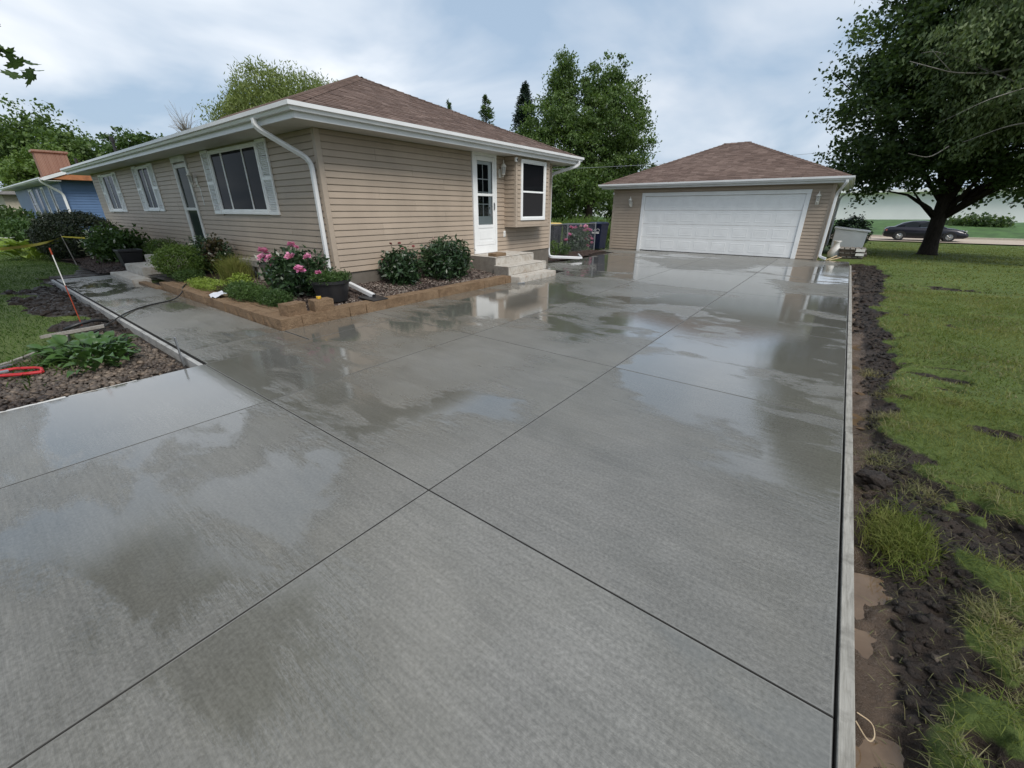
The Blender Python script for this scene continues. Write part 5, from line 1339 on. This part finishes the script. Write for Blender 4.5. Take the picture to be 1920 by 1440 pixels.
def lawn(n, x0, x1, y0, y1, h, wd, mat, name, label, lean=.6, thr=.45, keep=None, ldir=None, dens=None):
    X, Y = scatter(n, x0, x1, y0, y1); k = mud_mask(X, Y) < thr + r_.uniform(-.12, .12, n)
    if keep is not None: k &= keep(X, Y)
    if dens is not None: k &= r_.random(n) < dens(X, Y)
    X, Y = X[k], Y[k]; P = np.stack([X, Y, ground_z(X, Y) - .004], 1)
    o = blades(name, P, h * (.55 + .9 * fbm(X + 3, Y, 1.6, 3)), wd, mat, r_, lean, ldir); tag(o, label, "grass"); return o
inview = lambda X, Y: (X < .62 + .34 * Y + 1.0) & (X > .46)
lawn(70000, .46, 3.0, .9, 5.2, .075, .0032, "grass_blade", "near_grass", "long matted green grass beside the muddy trench", 1.05, keep=inview)
lawn(52000, .46, 3.0, .9, 5.2, .085, .0034, "grass_straw", "straw_grass", "yellowed flattened grass blades along the trench edge", 1.30, .62, keep=inview, dens=lambda X, Y: sstep(.38, .62, fbm(X + 9, Y + 2, 2.4, 3)))
lawn(90000, .5, 6.0, 5.0, 12.5, .060, .0062, "grass_blade", "mid_grass", "green lawn grass midway along the driveway", .9, keep=lambda X, Y: X < 1.2 + .48 * Y)
lawn(34000, .5, 4.0, 5.0, 14, .060, .0065, "grass_straw", "straw_grass", "pale dry grass fringe halfway along the trench", 1.2, .6, keep=lambda X, Y: X < .9 + .25 * Y, dens=lambda X, Y: sstep(.38, .60, fbm(X + 9, Y + 2, 1.4, 3)) * (1 - sstep(1.6, 3.6, X)))
lawn(80000, .7, 14, 12, 44, .065, .016, "grass_blade", "far_grass", "lawn grass reaching back to the road", .7, keep=lambda X, Y: (X < 2 + .42 * Y) & ((X > GX1 + .2) | (Y > 27)))
lawn(95000, -32, -7.0, -3.5, 2.6, .055, .010, "grass_dark", "front_grass", "short dark green front lawn grass", .6, keep=lambda X, Y: (Y < WY0 - .15) | (X < -15.5))
lawn(20000, -30, -8.6, 12.2, 22, .09, .014, "grass_dark", "back_grass", "grass in the back yard behind the fence", .5)
lawn(120000, .5, 13, -5, 14.5, .062, .011, "grass_blade", "outer_grass", "open green lawn grass right of the torn strip", .8, keep=lambda X, Y: ~((X < 1.2 + .30 * Y) & (Y > .9)))
lawn(45000, .6, 9, 4.5, 17, .055, .0085, "grass_straw", "dry_grass", "pale dry patches in the right lawn", .9, .5, dens=lambda X, Y: .75 * sstep(.50, .68, fbm(X * .8 + 4, Y * .8 + 6, .9, 4)))
# tuft standing at the trench edge
X, Y = r_.normal(.635, .065, 2200), r_.normal(2.68, .12, 2200); k = X > XR + .09; X, Y = X[k], Y[k]
P = np.stack([X, Y, ground_z(X, Y) * .5 - .02], 1)
o = blades("grass_tuft", P, .105, .0042, "grass_blade", r_, .55, kind=None); tag(o, "tall bright green grass tuft overhanging the form board", "grass tuft")
XY = np.concatenate([np.stack([r_.normal(x, .05, 420), r_.normal(y, .08, 420)], 1) for x, y in ((.60, 3.62), (.66, 4.5), (.80, 3.35), (.72, 5.2), (.95, 1.9), (.62, 5.9), (.92, 2.25), (1.0, 1.75))])
o = blades("edge_grass", np.stack([XY[:, 0], XY[:, 1], ground_z(XY[:, 0], XY[:, 1])], 1), .075, .0034, "grass_straw", r_, 1.0); tag(o, "yellowed grass clumps hanging over the trench edge", "grass")
X, Y = scatter(2600, .50, 1.5, 1.1, 4.6); k = mud_mask(X, Y) > .5; X, Y = X[k], Y[k]
o = blades("loose_straw", np.stack([X, Y, ground_z(X, Y) + .012], 1), .06, .0026, "grass_straw", r_, 1.45, curl=.1); tag(o, "loose pale grass clippings scattered on the trench mud", "straw")

# ------------------------------------------------------------------ trees, right yard
tr0 = (3.1, 26.0, -.22)
make_tree("maple_tree", "large dark maple tree on the right lawn with the car behind its trunk", tr0,
    [((2.6, 25.6, 6.5), (4.3, 4.3, 4.2)), ((1.3, 25.4, 4.9), (2.8, 3.2, 2.8)), ((1.6, 25.8, 9.6), (3.0, 3.2, 3.6)), ((5.6, 26.0, 6.0), (3.8, 3.8, 4.2)), ((3.5, 25.5, 11.5), (2.6, 2.6, 3.6)), ((5.0, 24.6, 3.4), (2.8, 2.4, 1.6)), ((.5, 25.2, 3.3), (1.8, 2.0, 1.0)), ((.2, 25.6, 6.9), (1.5, 1.8, 1.4))],
    2100, 54, .28, .155, .12, "leaf_dark", "bark_dark",
    [(0, 0, -.1, .48), (0, 0, .12, .33), (-.02, 0, .6, .27), (-.05, 0, 1.4, .25), (-.05, 0, 2.0, .26), (-.05, .05, 2.8, .25), (.1, .1, 5.5, .17), (.2, 0, 8.5, .12), (.3, 0, 11, .05)], 41, limbs=34, up=.7)
make_tree("birch_tree", "feathery tree with pale bare branches at the right lawn edge", (5.15, 21.0, -.12),
    [((4.6, 21.8, 6.0), (2.9, 2.6, 2.6)), ((4.2, 22.4, 8.4), (2.6, 2.4, 2.6)), ((2.6, 22.0, 6.5), (1.9, 1.6, 1.7)), ((6.0, 21.0, 4.2), (2.2, 2.2, 2.0)), ((3.0, 22.0, 4.4), (1.2, 1.3, 1.1))],
    1300, 50, .24, .15, .06, "leaf_birch", "bark_pale",
    [(0, 0, -.1, .30), (.0, 0, .3, .22), (-.1, 0, 2.0, .20), (-.3, .2, 4, .16), (-.5, .4, 6, .11), (-.5, .6, 8.5, .05)], 42, limbs=14, up=.2, tdir=np.array([-.2, -.1, -1.0]), tmix=.55)
dead = MB()
for path, r0 in (([(4.7, 21.3, 5.6), (3.6, 21.8, 5.75), (2.4, 21.2, 5.5), (1.5, 20.9, 5.6), (.35, 20.3, 5.95)], .045), ([(2.6, 21.4, 5.5), (1.7, 21.3, 6.0), (.9, 21.3, 6.35), (.6, 21.1, 6.3)], .03), ([(4.6, 21.5, 6.6), (3.4, 21.9, 6.2), (2.0, 21.9, 6.7), (1.2, 21.6, 7.1)], .035),
                 ([(2.0, 21.9, 6.7), (1.6, 21.9, 6.75), (1.0, 21.8, 6.6)], .016), ([(4.8, 21.2, 4.2), (3.2, 20.9, 4.0), (2.3, 20.6, 3.6)], .03), ([(2.05, 21.0, 3.55), (1.65, 20.7, 3.2), (1.05, 20.3, 3.35)], .02), ([(4.5, 22.5, 8.5), (3.2, 22.6, 8.0), (1.9, 22.4, 8.15)], .03), ([(1.5, 20.9, 5.6), (1.1, 20.7, 5.95), (.8, 20.6, 6.25)], .014), ([(3.3, 20.2, 4.9), (2.4, 19.9, 4.6), (1.5, 19.9, 4.1)], .018)):
    dead.tube(smooth_path(path, .25, 3), np.linspace(r0, r0 * .25, len(smooth_path(path, .25, 3))), 6)
bt = [o for o in COL.objects if o.name == "birch_tree"][0]
dead.build("bare_branches", "bark_pale", bt, smooth=True)
shrub("round_shrub", "round dark green shrub behind the white storage box", (.15, 25.9, -.18), (.85, .7, .78), 5200, .085, .06, "leaf_peony", 51)
# ------------------------------------------------------------------ trees behind the yard
make_tree("silver_maple_tree", "tall bushy tree between house and garage", (-15.7, 30.0, -.05),
    [((-18.50, 30.66, 5.96), (3.3, 3.0, 4.2)), ((-15.90, 32.06, 6.14), (3.2, 3.0, 4.4)), ((-19.30, 31.46, 8.84), (1.7, 1.7, 3.2)), ((-19.70, 32.26, 10.28), (.9, .9, 2.0)), ((-16.90, 33.06, 9.02), (1.5, 1.5, 3.0)), ((-15.70, 33.46, 9.56), (.8, .8, 2.2)), ((-14.90, 33.86, 7.94), (1.2, 1.2, 2.4)), ((-14.10, 32.46, 5.06), (1.9, 1.7, 2.2)), ((-20.30, 29.66, 5.24), (1.7, 1.6, 2.6)), ((-16.90, 29.06, 3.08), (3.4, 2.4, 1.8))],
    1250, 68, .27, .18, .115, "leaf_maple", "bark_dark", [(0, 0, -.1, .42), (0, 0, .4, .34), (0, .1, 1.6, .30), (-.3, .6, 3.2, .24), (-.8, 1.2, 5.5, .17), (-1.2, 1.8, 8.0, .10), (-1.8, 2.2, 10.5, .04)], 43, limbs=34, up=.2, tdir=np.array([0, 0, 1.0]), tmix=.35)
def spruce(name, label, base, h, r0, n, seed, leafm="leaf_spruce", L=.34, z0=.06, gap=.0, cat="spruce"):
    r_ = np.random.default_rng(seed); t = thing(name, label, cat, base)
    b = MB(); b.tube([(base[0], base[1], base[2] - .1), (base[0], base[1], base[2] + h * .98)], [.2 * r0 / 2 + .06, .015], 8); b.build("trunk", "bark_mid", t)
    nb_ = n // 26; zz = z0 + (1 - z0) * r_.random(nb_) ** 1.25; a = r_.uniform(0, 6.28, nb_); rad = r0 * (1 - zz) ** .72 * r_.uniform(.65, 1.08, nb_) + .05
    s = r_.random((nb_, 26)) ** .7; rr = rad[:, None] * s
    P = np.stack([base[0] + rr * np.cos(a)[:, None], base[1] + rr * np.sin(a)[:, None], base[2] + h * zz[:, None] - rr * .28 + .10 * r_.normal(size=(nb_, 26))], -1).reshape(-1, 3) + r_.normal(size=(nb_ * 26, 3)) * .09
    td = np.stack([np.cos(a), np.sin(a), np.full(nb_, .15)], 1).repeat(26, 0)
    V, F_ = leaf_quads(P, L, L * .22, r_, .4, td, .6); np_mesh("crown", V, F_, leafm, t); return t
spruce("spruce_tree", "narrow dark spruce left of the bushy backyard tree", (-25.3, 35.0, -.05), 11.8, 3.3, 17000, 44)
spruce("pine_tree", "dark pine top showing above the tan house roof", (-38.7, 45.4, -.05), 14.4, 4.2, 5600, 45, "leaf_dark", .5)
spruce("pine_tree", "small distant evergreen tip just above the roof slope", (-50.8, 51.0, -.05), 16.4, 3.6, 4200, 46, "leaf_dark", .5)
make_tree("willow_tree", "rounded yellow green willow rising behind the tan house roof", (-47.3, 24.8, 0), [((-47.3, 24.5, 9.6), (5.6, 5.4, 4.5)), ((-50.4, 21.8, 8.6), (3.2, 3.0, 3.4)), ((-44.2, 27.3, 9.4), (3.4, 3.2, 3.6))],
    1500, 44, .36, .34, .10, "leaf_willow", "bark_mid", [(0, 0, -.1, .5), (0, 0, 3, .4), (0, 0, 6, .3), (0, 0, 9, .15)], 47, limbs=24, up=.1, tdir=np.array([.05, .05, -1.0]), tmix=.5, rough=.16, flat=1.0)
make_tree("bare_tree", "leafless grey tree showing above the front gutter", (-61, 20.1, 0), [((-61, 20.2, 10.6), (2.2, 2.2, 2.0))], 90, 1, .2, .03, .01, "bark_mid", "bark_pale", [(0, 0, -.1, .2), (0, 0, 5, .16), (0, 0, 8.6, .12), (.05, 0, 9.4, .06)], 48, limbs=85, limb_r=.07)
make_tree("young_tree", "thin light green young tree above the gutter by the vent pipe", (-58, 14, 0), [((-58.6, 13.6, 7.2), (2.6, 2.2, 1.5)), ((-56, 14.6, 7.4), (1.8, 1.6, 1.1))], 130, 24, .25, .30, .20, "leaf_mid", "bark_mid", [(0, 0, -.1, .12), (0, 0, 5, .09), (0, 0, 7.5, .03)], 49, limbs=20)
make_tree("big_maple_tree", "big dark green leafy tree behind the blue house chimney", (-73, 10.5, 0),
    [((-73, 9.5, 7.8), (3.6, 4.2, 3.8)), ((-69.5, 11.8, 6.4), (3.0, 3.0, 3.2)), ((-76.5, 7.2, 6.8), (3.2, 3.0, 3.4)), ((-70.5, 14.2, 5.0), (2.6, 2.6, 2.4))],
    560, 34, .45, .36, .28, "leaf_maple", "bark_mid", [(0, 0, -.1, .4), (0, 0, 3, .3), (0, 0, 8, .1)], 50, limbs=22)
make_tree("small_ash_tree", "light green rounded tree around the brick chimney", (-64.4, 8.3, 0),
    [((-64.6, 8.2, 5.6), (2.6, 2.2, 2.1)), ((-63.4, 7.4, 4.4), (2.6, 2.4, 1.6)), ((-66.5, 7.0, 4.2), (2.0, 2.0, 1.8))], 260, 34, .34, .30, .20, "leaf_light", "bark_mid", [(0, 0, -.1, .2), (0, 0, 3, .15), (0, 0, 6, .05)], 53, limbs=12)
# maple known by its visible twig; unseen crown placed to shade the front wall
mt0 = (-9.2, -3.4, -.03)
mpl, mcl = make_tree("shading_maple_tree", "front lawn maple, one twig over the rock bed, unseen crown placed to shade the house", mt0,
    [((-9.4, -1.8, 9.4), (4.4, 4.2, 3.0)), ((-12.2, -.6, 9.0), (3.4, 3.0, 2.2)), ((-7.4, -2.8, 8.4), (2.6, 2.6, 2.0)), ((-10.0, .8, 9.2), (3.6, 2.6, 2.0))], 760, 34, .40, .20, .18, "leaf_maple", "bark_mid", [(0, 0, -.1, .36), (0, 0, .3, .28), (0, 0, 2.8, .24), (0, .1, 5.2, .19), (0, .1, 8, .10)], 54, limbs=22)
def maple_leaf_mesh():
    pts = [(0, 0), (.10, -.06), (.26, -.04), (.22, .08), (.44, .10), (.38, .20), (.46, .34), (.28, .32), (.26, .42), (.14, .36), (.12, .52), (.16, .62), (.06, .62), (0, .82)]
    full = pts + [(-x, y) for x, y in pts[-2:0:-1]]
    vs = [(x, y, -.25 * x * x + .06 * math.sin(y * 5)) for x, y in full] + [(0, .25, .02)]
    n = len(full); me = bpy.data.meshes.new("leaf"); me.from_pydata(vs, [], [(i, (i + 1) % n, n) for i in range(n)]); me.materials.append(M("leaf_dark")); return me
ML = maple_leaf_mesh(); q = random.Random(4)
tw = MB(); tip = [(-5.6, -1.9, 4.5), (-5.45, -.4, 3.3), (-5.33, .55, 2.86), (-5.22, .80, 2.70)]
tip = [(-6.6, -1.6, 4.2), (-6.2, -.3, 3.2), (-5.62, .42, 2.80), (-5.30, .66, 2.72)]; tw.tube([(-7.4, -4.4, 4.6), (-6.9, -3.2, 4.9)] + tip, [.06, .04, .025, .012, .006, .003], 6); tw.build("twig", "bark_mid", mpl, smooth=True)
for i in range(13):
    s = q.uniform(.0, 1.0); p = Vector((-5.32, .62, 2.84)).lerp(Vector((-5.16, .80, 2.60)), s) + Vector((q.uniform(-.07, .07), q.uniform(-.10, .06), q.uniform(-.12, .06)))
    o = bpy.data.objects.new("leaf", ML); COL.objects.link(o); o.parent = mpl; o.location = p - org(mpl)
    o.rotation_euler = (R(q.uniform(120, 250)), q.uniform(-.7, .7), q.uniform(0, 6.28)); k = q.uniform(.12, .165); o.scale = (k, k, k)
# background greenery behind the bins
shrub("wild_hedge", "light green overgrown hedge behind the wheeled bins", (-12.4, 23.2, -.05), (2.6, 2.0, .62), 6500, .26, .035, "leaf_light", 55, "hedge", up=.0, tdir=np.array([0, 0, 1.0]), tmix=.6, inner=.2, cr=.12, stems=False)
for i, (x, y, rx, h) in enumerate(((-24, 40, 4.5, 3.0), (-17, 43, 4.0, 2.6), (-30, 38, 4.0, 2.4))):
    shrub("dark_bush", ("wide dark bush far behind the bushy backyard tree trunk", "dark bush far behind the garage left corner", "low dark bush far behind the tan house corner")[i], (x, y, -.1), (rx, 2.5, h), 5200, .34, .26, "leaf_dark", 60 + i, inner=.6, cr=.25, stems=False)
for i, (x, y) in enumerate(((9.5, 58),)):
    shrub("bank_shrub", ("dark shrub on the bank right behind the car", "dark shrub on the bank past the car's front", "dark shrub on the bank toward the garage")[i], (x, y, .1), (2.2, 1.4, .45), 1500, .3, .22, "leaf_dark", 66 + i, cr=.2, stems=False)

# ------------------------------------------------------------------ front garden shrubs
shrub("yew_shrub", "large clipped dark yew dome at the house's far end", (-21.5, 2.85, -.05), (1.55, 1.15, .80), 26000, .085, .030, "leaf_yew", 71, inner=.8, cr=.04, rough=.10)
shrub("dogwood_shrub", "green and white variegated shrub between yew and black planter", (-17.9, 3.2, .05), (.95, .7, .52), 4200, .13, .07, "leaf_mid", 72, inner=.35, cr=.07)
for i, p in enumerate(((-18.3, 2.62, .75), (-17.4, 2.55, .80), (-17.9, 2.5, .55))): pass
r2_ = np.random.default_rng(8); cl_ = np.array([-17.9, 3.0, .60]) + sphere(90, r2_) * np.array([.95, .65, .48]); k = cl_[:, 1] < 3.2
V, F_ = leaf_quads(cl_[k], .12, .06, r2_, .6); np_mesh("pale_leaves", V, F_, "petal_white", [o for o in COL.objects if o.name == "dogwood_shrub"][0])
shrub("far_shrub", "leafy green shrub by the blue house front", (-33.5, 2.6, -.05), (2.0, 1.2, .60), 4200, .16, .09, "leaf_mid", 73, cr=.1)
shrub("far_shrub", "dark green bush past the blue house front windows", (-44, 2.6, -.05), (3.2, 1.6, .85), 4200, .24, .16, "leaf_dark", 74, cr=.15)
shrub("leafy_perennial", "low green perennials between birdbath and yew", (-26.4, 2.9, -.05), (1.6, .9, .50), 3800, .15, .08, "leaf_mid", 75, cr=.09)
shrub("boxwood_shrub", "light green boxwood behind the front steps", (-16.4, 3.95, .12), (.85, .42, .34), 5200, .042, .026, "leaf_light", 76, inner=.7, cr=.03)
shrub("boxwood_shrub", "rounded yellow green boxwood right of the front steps", (-12.5, 3.25, .12), (.72, .52, .36), 8200, .040, .030, "leaf_light", 77, inner=.7, cr=.03, rough=.14)
rs = shrub("rose_shrub", "dark leafy shrub with small white blooms beside the front door", (-12.6, 3.95, .14), (.95, .42, .42), 3800, .065, .04, "leaf_peony", 78, inner=.4, cr=.05)
for i in range(9): flower(rs, (-13.3 + .2 * i + random.uniform(-.1, .1), 3.72, .50 + random.uniform(-.12, .32)), "petal_white", .55, i)
shrub("bronze_perennial", "bronze red leaved plant rising beside the front door", (-12.0, 3.85, .14), (.22, .2, .44), 500, .10, .06, "leaf_bronze", 79, cr=.04)
shrub("green_mound", "small bright green mound plant below the boxwood", (-11.45, 3.05, .11), (.34, .28, .13), 2600, .03, .016, "leaf_mid", 80, inner=.7, cr=.02, stems=False)
shrub("sedum_mat", "flat yellow green sedum mat by the walkway border", (-10.1, 2.98, .11), (.78, .26, .09), 5200, .026, .015, "leaf_lime", 81, inner=.5, cr=.02, stems=False)
shrub("bronze_sedum", "low bronze groundcover between lime sedum and green mounds", (-9.35, 3.05, .11), (.30, .2, .07), 1100, .03, .016, "leaf_bronze", 82, inner=.5, cr=.02, stems=False)
shrub("small_lime_plant", "small lime leaved plant below the ornamental grass", (-9.5, 3.36, .12), (.28, .2, .15), 800, .05, .03, "leaf_lime", 83, cr=.02, stems=False)
X, Y = r_.normal(-10.35, .14, 1500), r_.normal(3.62, .12, 1500)
o = blades("ornamental_grass", np.stack([X, Y, np.full(1500, .12)], 1), .56, .010, "grass_blade", r_, .22, kind=None, curl=.2); tag(o, "upright ornamental grass clump beside the wooden bench", "grass")
shrub("feathery_mound", "feathery bright green mound nearest the paper sheet", (-8.25, 2.98, .11), (.56, .26, .15), 6500, .040, .012, "leaf_mid", 84, inner=.6, cr=.03, stems=False)
shrub("feathery_mound", "feathery bright green mound nearest the ribbed black pot", (-7.42, 3.06, .11), (.50, .20, .12), 5200, .040, .012, "leaf_mid", 85, inner=.6, cr=.03, stems=False)
def peony(name, label, c, rad, n, seed, flowers, mats="p", seedf=0):
    t = shrub(name, label, c, rad, n, .125, .042, "leaf_peony", seed, inner=.45, cr=.06, up=.5, tdir=np.array([0, 0, -.35]), tmix=.25)
    b = MB()
    for i, f_ in enumerate(flowers):
        p, mt, s = f_[:3], f_[3], f_[4]; flower(t, p, mt, s, i + seedf)
        b.tube([(c[0] + (p[0] - c[0]) * .3, c[1] + (p[1] - c[1]) * .3, c[2]), (c[0] + (p[0] - c[0]) * .8, c[1] + (p[1] - c[1]) * .7, c[2] + (p[2] - c[2]) * .6), p], .004, 4)
    b.build("flower_stems", "leaf_peony", t); return t
PK, PL, RD = "petal_pink", "petal_pale", "petal_red"
peony("peony_bush", "peony bush with big pink blooms by the house corner", (-7.95, 3.78, .13), (.82, .42, .40), 2700, 86,
    [(-8.43, 3.5, .90, PK, 1.25), (-8.55, 3.5, .77, PK, 1.25), (-8.25, 3.5, .80, PK, .8), (-8.03, 3.5, .81, PL, 1.0), (-7.48, 3.5, .86, PK, 1.15), (-6.96, 3.55, .89, PK, .95), (-7.32, 3.5, 1.06, PK, .9), (-7.12, 3.45, .68, PK, 1.35), (-7.18, 3.5, 1.03, PK, .65), (-6.62, 3.5, .66, PK, .75), (-8.22, 3.5, .66, PK, .5)])
peony("peony_bush", "smaller dark peony with spent red buds against side wall", (-7.22, 5.62, .13), (.40, .40, .36), 1900, 87,
    [(-7.1, 5.34, .98, RD, .45), (-7.1, 5.55, .98, RD, .45), (-7.1, 5.90, .90, RD, .4), (-7.05, 5.06, .70, RD, .35), (-7.2, 5.7, .86, RD, .4)])
peony("peony_bush", "larger dark peony without blooms beside the side steps", (-7.12, 6.82, .13), (.46, .62, .43), 3300, 88, [(-7.1, 6.48, 1.02, PL, .4), (-6.75, 7.3, .5, PL, .35)])
peony("peony_bush", "pink flowering peony behind the chain link fence", (-8.78, 15.9, .02), (.28, 1.05, .46), 2700, 89,
    [(-8.60, y, z, PK, 1.25) for y, z in ((15.1, .98), (15.44, .95), (16.30, .98), (16.5, .86), (16.72, .82), (16.25, .82), (16.4, .46), (16.72, .56), (16.9, .47), (16.95, .30), (16.6, .20), (14.75, .52), (15.0, .70))] + [(-8.6, 15.9, 1.0, PL, .9)], seedf=40)
shrub("fence_perennial", "small light green plant at the house corner by the fence", (-8.5, 13.4, .02), (.32, .5, .28), 900, .08, .03, "leaf_light", 90, cr=.05)
shrub("fence_perennial", "grey green plant below the first fence post", (-8.35, 14.1, .02), (.25, .4, .22), 800, .07, .025, "leaf_mid", 91, cr=.05)
shrub("pot_succulent", "trailing green succulents filling the ribbed black pot", (-6.83, 3.80, .46), (.33, .33, .075), 3600, .040, .016, "leaf_mid", 92, "plant", inner=.3, cr=.03, stems=False)
# hostas: individual big leaves
def hosta_leaf(mat):
    V = []; F_ = []; n = 6
    for i in range(n + 1):
        s = i / n; w_ = .30 * math.sin(math.pi * min(1, s * 1.02) ** .72) ; z = .30 * math.sin(s * 2.2) - .22 * s * s
        for j in (-1, -.5, 0, .5, 1): V.append((j * w_, s, z + .10 * abs(j) * w_ / .3 - .0))
    for i in range(n):
        for j in range(4): k = i * 5 + j; F_.append((k, k + 1, k + 6, k + 5))
    me = bpy.data.meshes.new("leaf"); me.from_pydata(V, [], F_); me.materials.append(M(mat)); me.polygons.foreach_set('use_smooth', [True] * len(F_)); return me
def hosta(name, label, c, n, spread, size, mat, seed):
    q = random.Random(seed); me = hosta_leaf(mat); t = thing(name, label, "hosta", c)
    b = MB()
    for i in range(n):
        a = q.uniform(0, 6.28); rr = spread * q.random() ** .6; px, py = c[0] + rr * math.cos(a) * 1.0, c[1] + rr * math.sin(a) * .55; pz = c[2] + .02 + q.uniform(.02, .16) * size / .2
        o = bpy.data.objects.new("leaf", me); COL.objects.link(o); o.parent = t; o.location = Vector((px, py, pz)) - org(t)
        o.rotation_euler = (R(q.uniform(-5, 35)), q.uniform(-.3, .3), a - math.pi / 2 + q.uniform(-.7, .7)); s = size * q.uniform(.6, 1.2); o.scale = (s, s, s)
        b.tube([(c[0] + (px - c[0]) * .4, c[1] + (py - c[1]) * .4, c[2] - .02), (px, py, pz)], .006, 4)
    b.build("leaf_stalks", mat, t); return t
hosta("hosta_plant", "green hosta spilling over the river rocks", (-6.60, .62, -.02), 190, .70, .165, "leaf_hosta", 5)
hosta("hosta_plant", "bright lime hosta in front of the yew", (-22.8, 1.75, -.03), 60, .95, .50, "leaf_lime", 6)
X, Y = r_.normal(-6.75, .30, 700), r_.normal(.25, .18, 700)
o = blades("liriope_clump", np.stack([X, Y, ground_z(X, Y)], 1), .16, .012, "grass_dark", r_, .8); tag(o, "strappy green leaves drooping around the near hosta", "plant")
